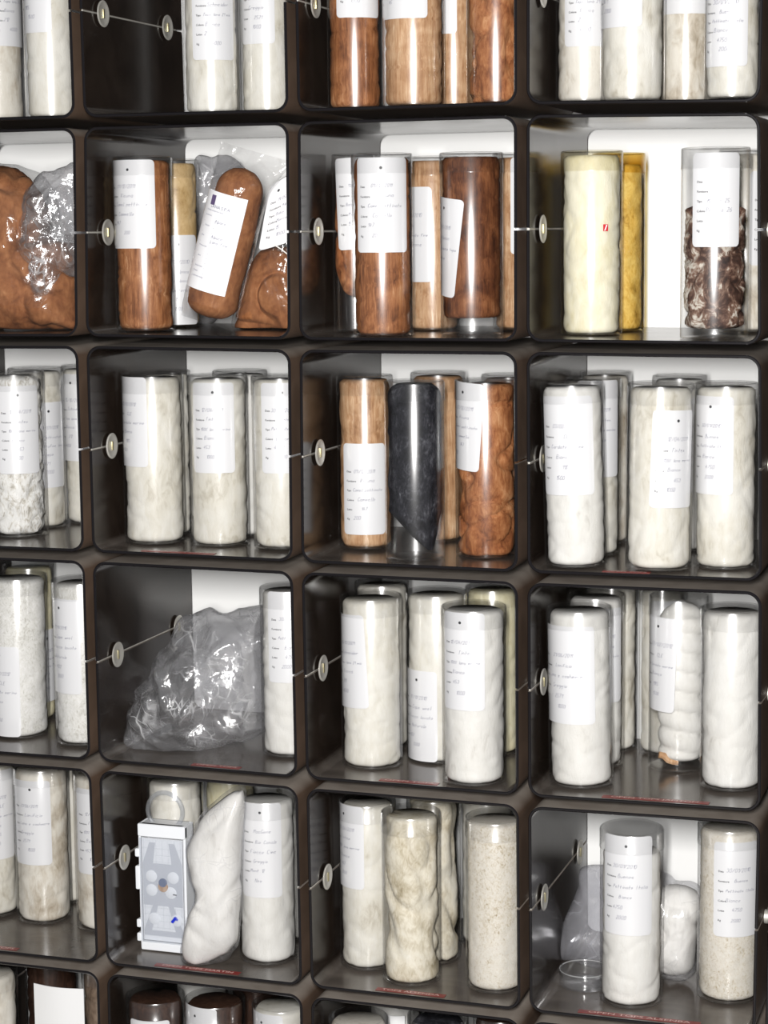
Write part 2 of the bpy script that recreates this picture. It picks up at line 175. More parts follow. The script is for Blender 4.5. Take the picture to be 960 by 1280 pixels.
CARDS = [(-0.5601, 0.082, 0.0103, 0.0794, 0.2112, 'plain white upright card in the bottom-row far-left compartment'), (-0.0724, 0.145, 0.0102, 0.0293, 0.1995, 'narrow plain white card between lids in the bottom-row third compartment')]
CAM = {'loc': (0.793, -2.4955, 1.2931), 'f': 2600.0, 'm': [[0.9498, -0.032097, 0.311207, 0.793023], [0.312682, 0.130711, -0.940821, -2.495539], [-0.01048, 0.990901, 0.134185, 1.293082], [0.0, 0.0, 0.0, 1.0]]}
FLASH, AMB, EXPO = 76, .12, .50


DEPTH, GAP, TH = .32, .006, .004
C = bpy.context.scene.collection
SC = bpy.context.scene
rnd = random.Random(7)
# ------------------------------------------------------------------ helpers
def mk(name, V, Fc, mats, parent=None, mi=None, smooth=True, angle=None):
    me = bpy.data.meshes.new(name)
    me.from_pydata([tuple(v) for v in V], [], Fc)
    for m in (mats if isinstance(mats, (list, tuple)) else [mats]):
        me.materials.append(m)
    if mi:
        me.polygons.foreach_set('material_index', mi)
    me.polygons.foreach_set('use_smooth', [smooth]*len(Fc))
    if smooth and angle:
        me.set_sharp_from_angle(angle=math.radians(angle))
    me.update()
    o = bpy.data.objects.new(name, me)
    C.objects.link(o)
    if parent is not None:
        o.parent = parent
    return o

def empty(name, loc, rot=(0, 0, 0)):
    o = bpy.data.objects.new(name, None)
    o.empty_display_size = .03
    o.location = loc; o.rotation_euler = rot
    C.objects.link(o)
    return o

def tag(o, label, cat, group=None):
    o['label'] = label; o['category'] = cat
    if group:
        o['group'] = group
    return o

class MB:
    def __init__(s):
        s.V = []; s.F = []; s.M = []
    def add(s, V, Fc, m=0):
        b = len(s.V)
        s.V += [tuple(v) for v in V]
        s.F += [tuple(i+b for i in f) for f in Fc]
        s.M += [m]*len(Fc)
    def build(s, name, mats, parent=None, smooth=True, angle=35):
        return mk(name, s.V, s.F, mats, parent, s.M, smooth, angle)

def lathe(mb, prof, n=48, m=0, c=(0, 0, 0), axis='z', close_first=False):
    """prof: list of (r, h); r==0 ends make a pole."""
    V = []; Fc = []; rings = []
    for r, hh in prof:
        if r <= 1e-7:
            rings.append([len(V)]); V.append((0, 0, hh))
        else:
            rings.append(list(range(len(V), len(V)+n)))
            for i in range(n):
                a = 2*math.pi*i/n
                V.append((r*math.cos(a), r*math.sin(a), hh))
    for A, B in zip(rings, rings[1:]):
        if len(A) == 1 and len(B) == 1: continue
        for i in range(n):
            j = (i+1) % n
            if len(A) == 1: Fc.append((A[0], B[j], B[i]))
            elif len(B) == 1: Fc.append((A[i], A[j], B[0]))
            else: Fc.append((A[i], A[j], B[j], B[i]))
    if axis == 'x': V = [(z, x, y) for x, y, z in V]
    if axis == 'y': V = [(y, z, x) for x, y, z in V]
    mb.add([(x+c[0], y+c[1], z+c[2]) for x, y, z in V], Fc, m)

def tube_path(mb, pts, r, n=8, m=0, closed=False):
    P = [Vector(p) for p in pts]; V = []; Fc = []
    N = len(P)
    for i, p in enumerate(P):
        a = P[i-1] if (i or closed) else P[0]
        b = P[(i+1) % N] if (i < N-1 or closed) else P[-1]
        d = (b-a).normalized()
        u = d.cross(Vector((0, 1, 0)))
        if u.length < .1: u = d.cross(Vector((1, 0, 0)))
        u.normalize(); v = d.cross(u)
        for k in range(n):
            t = 2*math.pi*k/n
            V.append(p+u*(r*math.cos(t))+v*(r*math.sin(t)))
    for i in range(N if closed else N-1):
        for k in range(n):
            a, b = i*n, ((i+1) % N)*n
            Fc.append((a+k, a+(k+1) % n, b+(k+1) % n, b+k))
    if not closed:
        Fc.append(tuple(range(n))[::-1]); Fc.append(tuple(range((N-1)*n, N*n)))
    mb.add(V, Fc, m)

def rbox(mb, x0, x1, y0, y1, z0, z1, b=.002, m=0, seg=3):
    """box with rounded vertical-plane outline (xz) and chamfered front/back"""
    def ring(ins, y):
        out = []
        X0, X1, Z0, Z1 = x0+ins, x1-ins, z0+ins, z1-ins
        r = max(b-ins, 1e-5)*1.0
        for cx, cz, a0 in ((X1-r, Z1-r, 0), (X0+r, Z1-r, 90), (X0+r, Z0+r, 180), (X1-r, Z0+r, 270)):
            for k in range(seg+1):
                a = math.radians(a0+90*k/seg)
                out.append((cx+r*math.cos(a), y, cz+r*math.sin(a)))
        return out
    c = b*.45
    rs = [ring(c, y0), ring(0, y0+c), ring(0, y1-c), ring(c, y1)]
    n = len(rs[0]); V = sum(rs, []); Fc = []
    for i in range(3):
        for k in range(n):
            Fc.append((i*n+k, i*n+(k+1) % n, (i+1)*n+(k+1) % n, (i+1)*n+k))
    Fc.append(tuple(range(n))[::-1]); Fc.append(tuple(range(3*n, 4*n)))
    mb.add(V, Fc, m)

# ------------------------------------------------------------------ materials
def mat(name):
    m = bpy.data.materials.new(name); m.use_nodes = True
    nt = m.node_tree; nt.nodes.clear()
    return m, nt, nt.nodes.new('ShaderNodeOutputMaterial')
def nd(nt, t, **kw):
    n = nt.nodes.new(t)
    for k, v in kw.items():
        if k in n.inputs: n.inputs[k].default_value = v
        else: setattr(n, k, v)
    return n
def col(c): return (c[0], c[1], c[2], 1)

def plain(name, c, rough=.5, metal=0, spec=.5, coat=0):
    m, nt, out = mat(name)
    p = nd(nt, 'ShaderNodeBsdfPrincipled')
    p.inputs['Base Color'].default_value = col(c); p.inputs['Roughness'].default_value = rough
    p.inputs['Metallic'].default_value = metal; p.inputs['Specular IOR Level'].default_value = spec
    nt.links.new(p.outputs[0], out.inputs[0])
    return m

def wool(name, stops, scale=(85, 85, 34), dist=.8, big=.35, bump=.35, bscale=120, big_scale=9, detail=7):
    """stops: dark..light colours of the fibre"""
    m, nt, out = mat(name); L = nt.links.new
    tc = nd(nt, 'ShaderNodeTexCoord'); mp = nd(nt, 'ShaderNodeMapping'); mp.inputs['Scale'].default_value = scale
    oi = nd(nt, 'ShaderNodeObjectInfo'); mul = nd(nt, 'ShaderNodeMath', operation='MULTIPLY'); mul.inputs[1].default_value = 60
    L(tc.outputs['Object'], mp.inputs[0]); L(oi.outputs['Random'], mul.inputs[0])
    n1 = nd(nt, 'ShaderNodeTexNoise', noise_dimensions='4D'); n1.inputs['Scale'].default_value = 1
    n1.inputs['Detail'].default_value = detail; n1.inputs['Roughness'].default_value = .62; n1.inputs['Distortion'].default_value = dist
    n2 = nd(nt, 'ShaderNodeTexNoise', noise_dimensions='4D'); n2.inputs['Scale'].default_value = big_scale; n2.inputs['Detail'].default_value = 4
    n2.inputs['Distortion'].default_value = 1.2
    L(mp.outputs[0], n1.inputs['Vector']); L(mul.outputs[0], n1.inputs['W'])
    L(tc.outputs['Object'], n2.inputs['Vector']); L(mul.outputs[0], n2.inputs['W'])
    mx = nd(nt, 'ShaderNodeMix'); mx.inputs[0].default_value = big
    L(n1.outputs[0], mx.inputs[2]); L(n2.outputs[0], mx.inputs[3])
    cr = nd(nt, 'ShaderNodeValToRGB'); el = cr.color_ramp.elements
    while len(el) > 1: el.remove(el[-1])
    for i, (p, c) in enumerate(stops):
        e = el[0] if i == 0 else el.new(p)
        e.position = p; e.color = col(c)
    L(mx.outputs[0], cr.inputs[0])
    p = nd(nt, 'ShaderNodeBsdfPrincipled'); p.inputs['Roughness'].default_value = .85; p.inputs['Specular IOR Level'].default_value = .15
    L(cr.outputs[0], p.inputs['Base Color'])
    nb = nd(nt, 'ShaderNodeTexNoise'); nb.inputs['Scale'].default_value = bscale; nb.inputs['Detail'].default_value = 4; nb.inputs['Distortion'].default_value = 1.5
    L(mp.outputs[0], nb.inputs['Vector']); nb.inputs['Scale'].default_value = 3
    bp = nd(nt, 'ShaderNodeBump'); bp.inputs['Strength'].default_value = bump; bp.inputs['Distance'].default_value = .0015
    L(nb.outputs[0], bp.inputs['Height']); L(bp.outputs[0], p.inputs['Normal'])
    L(p.outputs[0], out.inputs[0])
    return m

def clear(name, tint=(.97, .97, .97), base=.035, edge=.55, rough=.15, haze=0, hazec=(.8, .8, .8), bump=0, bscale=60, power=3.2, lines=0, lscale=28):
    """thin clear plastic: transmits, reflects more at grazing incidence"""
    m, nt, out = mat(name); L = nt.links.new
    lw = nd(nt, 'ShaderNodeLayerWeight'); lw.inputs[0].default_value = .5
    pw = nd(nt, 'ShaderNodeMath', operation='POWER'); pw.inputs[1].default_value = power
    L(lw.outputs['Facing'], pw.inputs[0])
    ma = nd(nt, 'ShaderNodeMath', operation='MULTIPLY_ADD'); ma.inputs[1].default_value = edge; ma.inputs[2].default_value = base
    L(pw.outputs[0], ma.inputs[0])
    tr = nd(nt, 'ShaderNodeBsdfTransparent'); tr.inputs[0].default_value = col(tint)
    gl = nd(nt, 'ShaderNodeBsdfGlossy'); gl.inputs['Roughness'].default_value = rough; gl.inputs[0].default_value = (1, 1, 1, 1)
    a = tr
    if haze:
        df = nd(nt, 'ShaderNodeBsdfDiffuse'); df.inputs[0].default_value = col(hazec)
        tl = nd(nt, 'ShaderNodeBsdfTranslucent'); tl.inputs[0].default_value = col(hazec)
        h2 = nd(nt, 'ShaderNodeMixShader'); h2.inputs[0].default_value = .4
        L(df.outputs[0], h2.inputs[1]); L(tl.outputs[0], h2.inputs[2])
        a = nd(nt, 'ShaderNodeMixShader'); a.inputs[0].default_value = haze
        L(tr.outputs[0], a.inputs[1]); L(h2.outputs[0], a.inputs[2])
        if lines:   # white streaks painted into the haze, imitating highlights on creases
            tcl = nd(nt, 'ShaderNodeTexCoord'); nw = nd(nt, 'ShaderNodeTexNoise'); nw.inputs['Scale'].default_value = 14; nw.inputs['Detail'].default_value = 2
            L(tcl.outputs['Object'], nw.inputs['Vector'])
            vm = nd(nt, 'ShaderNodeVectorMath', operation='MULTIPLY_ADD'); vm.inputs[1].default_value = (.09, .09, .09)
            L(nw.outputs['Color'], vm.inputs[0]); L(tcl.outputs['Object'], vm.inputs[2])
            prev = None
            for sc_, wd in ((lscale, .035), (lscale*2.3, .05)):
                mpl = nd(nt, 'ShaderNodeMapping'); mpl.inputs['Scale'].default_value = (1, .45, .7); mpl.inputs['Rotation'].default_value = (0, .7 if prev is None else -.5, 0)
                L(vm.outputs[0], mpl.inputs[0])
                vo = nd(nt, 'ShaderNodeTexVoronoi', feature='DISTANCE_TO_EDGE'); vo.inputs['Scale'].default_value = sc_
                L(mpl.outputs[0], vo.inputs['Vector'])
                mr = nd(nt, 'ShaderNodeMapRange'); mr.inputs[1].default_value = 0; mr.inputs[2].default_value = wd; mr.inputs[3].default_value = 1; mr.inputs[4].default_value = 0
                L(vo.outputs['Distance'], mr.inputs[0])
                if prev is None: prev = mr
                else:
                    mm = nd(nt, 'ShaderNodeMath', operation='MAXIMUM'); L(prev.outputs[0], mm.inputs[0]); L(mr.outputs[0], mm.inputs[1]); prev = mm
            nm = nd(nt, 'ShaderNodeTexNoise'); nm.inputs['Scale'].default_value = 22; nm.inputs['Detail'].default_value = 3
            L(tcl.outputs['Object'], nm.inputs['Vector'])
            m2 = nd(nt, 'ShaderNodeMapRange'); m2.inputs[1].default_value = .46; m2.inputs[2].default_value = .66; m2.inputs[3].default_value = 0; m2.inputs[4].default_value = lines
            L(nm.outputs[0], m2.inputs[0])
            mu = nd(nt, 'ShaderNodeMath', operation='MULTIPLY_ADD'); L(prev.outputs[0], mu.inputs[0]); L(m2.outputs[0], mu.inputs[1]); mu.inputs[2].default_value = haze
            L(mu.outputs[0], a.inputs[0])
    mx = nd(nt, 'ShaderNodeMixShader')
    L(ma.outputs[0], mx.inputs[0]); L(a.outputs[0], mx.inputs[1]); L(gl.outputs[0], mx.inputs[2])
    if bump:
        tc = nd(nt, 'ShaderNodeTexCoord')
        nz = nd(nt, 'ShaderNodeTexNoise'); nz.inputs['Scale'].default_value = bscale; nz.inputs['Detail'].default_value = 5; nz.inputs['Distortion'].default_value = 2
        L(tc.outputs['Object'], nz.inputs['Vector'])
        bp = nd(nt, 'ShaderNodeBump'); bp.inputs['Strength'].default_value = bump; bp.inputs['Distance'].default_value = .004
        L(nz.outputs[0], bp.inputs['Height']); L(bp.outputs[0], gl.inputs['Normal'])
    L(mx.outputs[0], out.inputs[0])
    return m

def shell_mat():
    m, nt, out = mat('dark_brown_plastic'); L = nt.links.new
    tc = nd(nt, 'ShaderNodeTexCoord')
    n = nd(nt, 'ShaderNodeTexNoise'); n.inputs['Scale'].default_value = 14; n.inputs['Detail'].default_value = 6; n.inputs['Distortion'].default_value = .6
    L(tc.outputs['Object'], n.inputs['Vector'])
    cr = nd(nt, 'ShaderNodeValToRGB'); e = cr.color_ramp.elements
    e[0].position = .35; e[0].color = (.030, .023, .019, 1); e[1].position = .7; e[1].color = (.050, .040, .034, 1)
    L(n.outputs[0], cr.inputs[0])
    p = nd(nt, 'ShaderNodeBsdfPrincipled'); L(cr.outputs[0], p.inputs['Base Color'])
    rr = nd(nt, 'ShaderNodeMapRange'); rr.inputs[3].default_value = .13; rr.inputs[4].default_value = .24
    L(n.outputs[0], rr.inputs[0]); L(rr.outputs[0], p.inputs['Roughness'])
    p.inputs['Specular IOR Level'].default_value = .5
    L(p.outputs[0], out.inputs[0])
    return m
def lit_top_mat(name, c0, c1, lit_tint, amount, r0, r1):
    '''plastic painted paler on its upward faces, for caught light and a dusty film'''
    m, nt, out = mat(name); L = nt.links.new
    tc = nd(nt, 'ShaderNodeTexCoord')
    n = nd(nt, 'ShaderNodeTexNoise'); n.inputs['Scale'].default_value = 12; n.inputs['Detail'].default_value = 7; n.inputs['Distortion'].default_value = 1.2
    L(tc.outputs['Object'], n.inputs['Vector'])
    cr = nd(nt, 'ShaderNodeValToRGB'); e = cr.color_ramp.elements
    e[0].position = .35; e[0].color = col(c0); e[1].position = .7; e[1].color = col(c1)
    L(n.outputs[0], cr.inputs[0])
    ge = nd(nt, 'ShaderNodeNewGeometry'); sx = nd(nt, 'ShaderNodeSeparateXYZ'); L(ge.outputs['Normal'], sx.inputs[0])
    mr = nd(nt, 'ShaderNodeMapRange'); mr.inputs[1].default_value = .35; mr.inputs[2].default_value = .95; mr.inputs[3].default_value = 0; mr.inputs[4].default_value = amount  # upward normals get the paler tint: light on tops put into the colour
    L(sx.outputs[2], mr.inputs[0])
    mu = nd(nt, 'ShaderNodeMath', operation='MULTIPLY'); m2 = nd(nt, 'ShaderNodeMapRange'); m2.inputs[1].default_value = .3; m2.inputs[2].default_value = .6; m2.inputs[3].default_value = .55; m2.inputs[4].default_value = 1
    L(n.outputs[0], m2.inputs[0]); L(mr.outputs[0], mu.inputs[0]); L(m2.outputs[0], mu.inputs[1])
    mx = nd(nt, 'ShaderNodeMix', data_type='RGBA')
    L(mu.outputs[0], mx.inputs[0]); L(cr.outputs[0], mx.inputs[6]); mx.inputs[7].default_value = col(lit_tint)
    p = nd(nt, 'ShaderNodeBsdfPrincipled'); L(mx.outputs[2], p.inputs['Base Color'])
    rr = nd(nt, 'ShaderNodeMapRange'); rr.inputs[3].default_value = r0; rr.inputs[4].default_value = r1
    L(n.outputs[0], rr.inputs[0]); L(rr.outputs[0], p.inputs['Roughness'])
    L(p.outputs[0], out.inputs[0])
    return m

M = {}
M['shell'] = lit_top_mat('glossy_brown_plastic', (.013, .009, .007), (.024, .017, .013), (.19, .165, .145), .55, .12, .22)
M['outer'] = lit_top_mat('matt_brown_plastic', (.075, .047, .031), (.11, .07, .047), (.30, .265, .23), .9, .5, .7)
M['rim'] = plain('polished_dark_edge', (.007, .006, .007), .16)
M['nickel'] = plain('nickel_plated_metal', (.60, .58, .53), .45, .55)
M['brass'] = plain('pale_brass', (.75, .68, .42), .35, 1)
M['white_wall'] = plain('white_painted_wall', (.88, .88, .87), .7)
M['paper'] = plain('white_label_paper', (.77, .77, .785), .55, spec=.3)
M['print'] = plain('black_print', (.03, .03, .035), .6)
M['ink'] = plain('grey_blue_ink', (.13, .13, .21), .6)
M['redtape'] = plain('red_embossing_tape', (.20, .028, .025), .35)
M['emboss'] = plain('pale_embossed_letters', (.75, .55, .5), .5)
M['red'] = plain('red_ink', (.55, .02, .03), .5)
M['purple'] = plain('violet_print', (.10, .07, .16), .6)
M['blue'] = plain('blue_plastic', (.01, .03, .55), .4)
M['slate'] = plain('slate_blue_dot', (.10, .13, .22), .6)
M['card'] = plain('white_card', (.82, .82, .82), .7)
M['floor'] = plain('grey_floor', (.25, .24, .23), .6)
M['string'] = plain('white_string', (.8, .78, .75), .8)
M['tan_tape'] = plain('tan_tape', (.45, .33, .16), .35)
M['clear'] = clear('clear_acetate', base=.09, rough=.23)
M['lid'] = clear('clear_lid_acetate', tint=(.97, .97, .97), base=.06, edge=.6, rough=.2)
M['clear_y'] = clear('yellowed_acetate', tint=(.99, .972, .90), base=.075, rough=.23)
M['clear_a'] = clear('amber_acetate', tint=(.96, .86, .58), base=.07, rough=.23)
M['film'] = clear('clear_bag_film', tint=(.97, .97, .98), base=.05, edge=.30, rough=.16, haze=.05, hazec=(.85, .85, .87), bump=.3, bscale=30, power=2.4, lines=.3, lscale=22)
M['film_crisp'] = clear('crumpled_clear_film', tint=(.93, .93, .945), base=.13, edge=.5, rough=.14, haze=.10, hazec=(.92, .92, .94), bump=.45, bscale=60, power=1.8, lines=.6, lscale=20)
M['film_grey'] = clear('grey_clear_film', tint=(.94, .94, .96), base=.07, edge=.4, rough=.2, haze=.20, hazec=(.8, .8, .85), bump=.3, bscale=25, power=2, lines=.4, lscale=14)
M['film_tight'] = clear('tight_clear_film', tint=(.97, .97, .97), base=.045, edge=.35, rough=.15, haze=.02, bump=.25, bscale=40, power=2.2)
M['dish'] = clear('clear_dish_plastic', tint=(.95, .95, .95), base=.06, edge=.8, rough=.12, power=2, haze=.02, hazec=(.9, .9, .9))
M['lip'] = clear('dish_rim_plastic', tint=(.9, .9, .9), base=.15, edge=.6, rough=.15, power=1.5, haze=.45, hazec=(.9, .9, .9))
M['case'] = clear('frosted_white_plastic', tint=(.92, .93, .95), base=.03, edge=.2, rough=.3, haze=.10, hazec=(.9, .92, .95))
M['casew'] = plain('white_plastic', (.78, .80, .83), .35)
M['disc'] = plain('white_disc', (.88, .88, .88), .6)
M['casegrey'] = plain('pale_grey_print', (.56, .57, .60), .6)

W = {}
W['cream'] = wool('cream_wool', [(.34, (.46, .42, .34)), (.44, (.66, .63, .55)), (.58, (.74, .72, .66))], big=.5)
W['white'] = wool('white_wool', [(.32, (.54, .52, .48)), (.42, (.70, .685, .645)), (.62, (.76, .75, .72))], big=.5)
W['stained'] = wool('stained_wool', [(.3, (.30, .24, .17)), (.42, (.56, .50, .41)), (.52, (.72, .68, .60)), (.7, (.80, .77, .70))], big=.6, big_scale=14, dist=1.5)
W['yellowcream'] = wool('yellowish_wool', [(.3, (.55, .48, .28)), (.5, (.74, .69, .48)), (.7, (.80, .76, .60))])
W['fluff'] = wool('tufted_white_wool', [(.34, (.20, .18, .15)), (.43, (.56, .53, .47)), (.51, (.78, .77, .74)), (.7, (.82, .82, .80))], scale=(62, 62, 36), dist=3.2, big=.3, bump=.8)
W['fluffcream'] = wool('nubby_white_wool', [(.34, (.50, .48, .43)), (.46, (.74, .73, .69)), (.6, (.85, .84, .82))], scale=(190, 190, 140), dist=1.5, big=.35, bump=.6)
W['speckled'] = wool('speckled_beige_wool', [(.32, (.34, .26, .15)), (.40, (.64, .57, .45)), (.48, (.76, .71, .62)), (.66, (.82, .79, .72))], scale=(240, 240, 200), dist=1.2, big=.3, bump=.8)
W['folded'] = wool('folded_greyish_wool', [(.3, (.26, .21, .12)), (.42, (.52, .46, .34)), (.54, (.72, .67, .55)), (.7, (.80, .77, .68))], scale=(80, 80, 45), dist=2.5, big=.6, big_scale=16)
W['brown'] = wool('brown_wool', [(.34, (.09, .030, .011)), (.46, (.24, .088, .032)), (.56, (.37, .155, .062)), (.68, (.60, .34, .18))], scale=(260, 260, 24), big=.42, big_scale=22)
W['crease'] = wool('creased_brown_wool', [(.34, (.10, .032, .012)), (.45, (.25, .085, .030)), (.55, (.38, .155, .06)), (.68, (.56, .29, .14))], scale=(170, 170, 50), big=.45, big_scale=26, dist=1)
W['darkbrown'] = wool('dark_brown_wool', [(.34, (.03, .010, .005)), (.45, (.10, .032, .012)), (.56, (.20, .072, .027)), (.68, (.34, .15, .065))], scale=(240, 240, 26), big=.5, big_scale=24)
W['tan'] = wool('tan_wool', [(.34, (.25, .12, .052)), (.45, (.42, .23, .115)), (.56, (.56, .35, .20)), (.68, (.74, .54, .36))], scale=(240, 240, 22), big=.4, big_scale=26)
W['yellowtan'] = wool('yellow_tan_wool', [(.3, (.25, .14, .05)), (.42, (.48, .32, .14)), (.6, (.64, .46, .24)), (.75, (.72, .57, .36))], scale=(100, 100, 60), big=.5, dist=2, big_scale=26)
W['black'] = wool('black_wool', bump=.8, stops=[(.38, (.005, .005, .007)), (.50, (.016, .016, .021)), (.58, (.055, .055, .065)), (.70, (.20, .20, .22))], scale=(170, 170, 80), big=.5, dist=1.5, big_scale=30)
W['mixed'] = wool('mixed_dark_and_pale_wool', [(.38, (.025, .014, .011)), (.47, (.07, .035, .025)), (.53, (.20, .12, .085)), (.58, (.55, .50, .43)), (.7, (.70, .66, .60))], scale=(48, 48, 36), big=.5, big_scale=24, dist=3)
W['amber'] = wool('amber_stained_wool', [(.34, (.30, .19, .05)), (.46, (.62, .46, .19)), (.58, (.76, .64, .36)), (.7, (.82, .74, .52))], scale=(130, 130, 70), big=.5, dist=2, big_scale=30)
W['ambercream'] = wool('yellowed_cream_wool', [(.32, (.50, .45, .28)), (.43, (.72, .69, .57)), (.55, (.79, .78, .72))], big=.6)
W['bagbrown'] = wool('soft_brown_wool', [(.32, (.10, .034, .014)), (.46, (.22, .082, .031)), (.57, (.30, .122, .048)), (.72, (.42, .20, .09))], scale=(120, 120, 50), big=.5, big_scale=24, bump=.25)
W['deepbrown'] = wool('deep_brown_wool', [(.34, (.016, .008, .005)), (.5, (.045, .020, .012)), (.68, (.10, .05, .03))], scale=(200, 200, 40))
W['dulltan'] = wool('dull_tan_wool', [(.32, (.10, .065, .045)), (.5, (.25, .18, .13)), (.68, (.42, .34, .26))], scale=(160, 160, 60), dist=1.5)
W['coil'] = W['white']; W['whitefluff'] = W['white']; W['brownpod'] = W['crease']

# ------------------------------------------------------------------ lettering
GL = {'a': "351504031232,3532", 'b': "0802,04152534332202", 'c': "34251504031232", 'd': "3832,341504031233", 'e': "0434251504031232",
 'f': "37281712,0535", 'g': "351504031333,35312010", 'h': "0802,0415253432", 'i': "1512,1716", 'j': "25211001,2726", 'k': "0802,3504,1432",
 'l': "18131222", 'm': "0502,041512,14253432", 'n': "0502,0415253432", 'o': "1504031223342515", 'p': "0500,04152534332203", 'q': "3530,351504031333",
 'r': "0502,04152535", 's': "3425150433221203", 't': "18131222,0535", 'u': "0503122233,3532", 'v': "051235", 'w': "0512243235", 'x': "0532,3502",
 'y': "0523,351000", 'z': "05350232", '0': "180603122233372818", '1': "062822", '2': "071828370232", '3': "0718283625,2534221203",
 '4': "280434,3622", '5': "3808051534331202", '6': "280503122233341505", '7': "083812", '8': "18071634331203141627372818", '9': "3618070616,3722",
 '/': "3802", '%': "0238,0708,3233", '.': "1213", '-': "0535", "'": "1817", 'A': "021832,0535", 'B': "0208283605,25343202", 'C': "3728180703122233",
 'D': "02082837332202", 'E': "38080232,0525", 'F': "020838,0525", 'G': "372818070312323424", 'I': "1812", 'K': "0802,3805,0532", 'L': "080232",
 'M': "0208153832", 'N': "02083238", 'O': "180703122233372818", 'P': "020828362505", 'R': "020828362505,1532", 'S': "37281807063433221203",
 'T': "0838,1812", 'V': "081238", 'H': "0802,3832,0535", 'J': "38331203"}

def hand_strokes(text, x, y, hgt, rr):
    """handwriting: list of polylines in label millimetres"""
    s = hgt/6.0; out = []
    for ch in text:
        if ch in GL:
            for pl in GL[ch].split(','):
                pts = []
                for i in range(0, len(pl)-1, 2):
                    px, py = int(pl[i])*.95, int(pl[i+1])-2
                    pts.append((x+(px+py*.28+rr.uniform(-.18, .18))*s, y+(py+rr.uniform(-.22, .22))*s))
                out.append(pts)
        x += s*(2.6 if ch in 'il1.\'' else 4.6)*.95
    return out

def font_mesh(text, size):
    cu = bpy.data.curves.new('lettering', 'FONT'); cu.body = text; cu.size = size; cu.resolution_u = 2
    o = bpy.data.objects.new('lettering', cu); C.objects.link(o)
    dg = bpy.context.evaluated_depsgraph_get(); dg.update()
    me = bpy.data.meshes.new_from_object(o.evaluated_get(dg))
    V = [tuple(v.co) for v in me.vertices]; Fc = [tuple(p.vertices) for p in me.polygons]
    bpy.data.objects.remove(o); bpy.data.curves.remove(cu); bpy.data.meshes.remove(me)
    return V, Fc
FIELDS = ['Data', 'Fornitore', 'Tipo', 'Colore', 'Lotto', 'Kg']
PRINT = {w: font_mesh(w, .0037) for w in FIELDS}

WRITE = [["12/04/2011", "Tintex", "100% lana merino", "Bianco", "453", "1000"],
 ["15/10/2009", "Schneider", "Tops lana 21 mic", "Bianca", "212", "4000"],
 ["08/09/2010", "Pettinatura", "Extrafine lana", "Greggio", "1871", "2000"],
 ["17/11/2010", "Cape wool", "Fiocco lavato", "Naturale", "4122", "3000"],
 ["03/02/2012", "CLE", "Cardato merino", "Bianco", "1185", "1500"],
 ["21/06/2011", "Lanificio", "Lana e cashmere", "Greggio", "2571", "1000"],
 ["30/01/2010", "Buenos", "Pettinato Italia", "Bianco", "4750", "2000"]]
WR_BROWN = [["11/05/2010", "Alpaca", "Baby alpaca tops", "Marrone", "15", "1000"],
 ["09/12/2011", "Vicuna", "Camel pettinato", "Cammello", "147", "200"],
 ["24/02/2010", "Yak", "Yak lavato fine", "Marrone", "32", "45"]]
WR_FREE = {'macgene': ["MacGene", "Bio Canale", "Fiocco Cime", "Greggio", "Mont 12", "Neo"],
 'mix': ["", "", "Mohair 25", "Pecora 26", "", ""]}

def label_mesh(mb, place, w, hgt, tilt, rr, text, ruled=True, hole=True):
    """place(x, y, lift) maps label millimetres (centre origin) to 3-D"""
    ct, st = math.cos(math.radians(-tilt)), math.sin(math.radians(-tilt))
    def P(x, y, lift=0): return place(x*ct-y*st, x*st+y*ct, lift)
    R = .0055; nx, ny = 14, 8
    xs = []
    for i in range(5): xs.append(-w/2+R*(1-math.cos(i*math.pi/8)))
    xs += [-w/2+R+(w-2*R)*i/8 for i in range(1, 8)]
    for i in range(4, -1, -1): xs.append(w/2-R*(1-math.cos(i*math.pi/8)))
    V = []; Fc = []; n = ny+1
    for x in xs:
        e = max(0, abs(x)-(w/2-R)); d = R-math.sqrt(max(0, R*R-e*e))
        for j in range(n):
            V.append(P(x, -hgt/2+d+(hgt-2*d)*j/ny))
    for i in range(len(xs)-1):
        for j in range(ny):
            Fc.append((i*n+j, (i+1)*n+j, (i+1)*n+j+1, i*n+j+1))
    mb.add(V, Fc, 0)
    if hole:
        cx, cy = rr.uniform(-.002, .002), hgt/2-.0128
        for rad, mm, lf in ((.0019, 1, .00025),):
            V = [P(cx, cy, lf)]+[P(cx+rad*math.cos(a*math.pi/6), cy+rad*math.sin(a*math.pi/6), lf) for a in range(12)]
            mb.add(V, [(0, 1+i, 1+(i+1) % 12) for i in range(12)], mm)
    left = -w/2+.0062
    for i, f in enumerate(FIELDS):
        y = hgt/2-hgt*(.318+.104*i)
        pv, pf = PRINT[f]
        for bx, by in ((0, 0), (.00022, .0001)):
            mb.add([P(left+v[0]+bx, y+v[1]+by, .00022+bx*.2) for v in pv], pf, 1)
        t = text[i]
        if not t: continue
        size = rr.uniform(.0042, .0050)
        x0 = left+(.0150 if f == 'Fornitore' else .0085)+rr.uniform(0, .002)
        avail = w/2-.003-x0
        need = len(t)*size/6*4.3
        if need > avail: size *= max(.75, avail/need)
        x0 += rr.uniform(0, max(0, avail-need))*.4
        for pts in hand_strokes(t, x0, y+rr.uniform(-.0004, .0010), size, rr):
            for a, b in zip(pts, pts[1:]):
                dx, dy = b[0]-a[0], b[1]-a[1]; l = math.hypot(dx, dy) or 1
                q = .00018; nxx, nyy = -dy/l*q, dx/l*q
                mb.add([P(a[0]+nxx, a[1]+nyy, .00025), P(a[0]-nxx, a[1]-nyy, .00025), P(b[0]-nxx, b[1]-nyy, .00025), P(b[0]+nxx, b[1]+nyy, .00025)], [(0, 1, 2, 3)], 2)

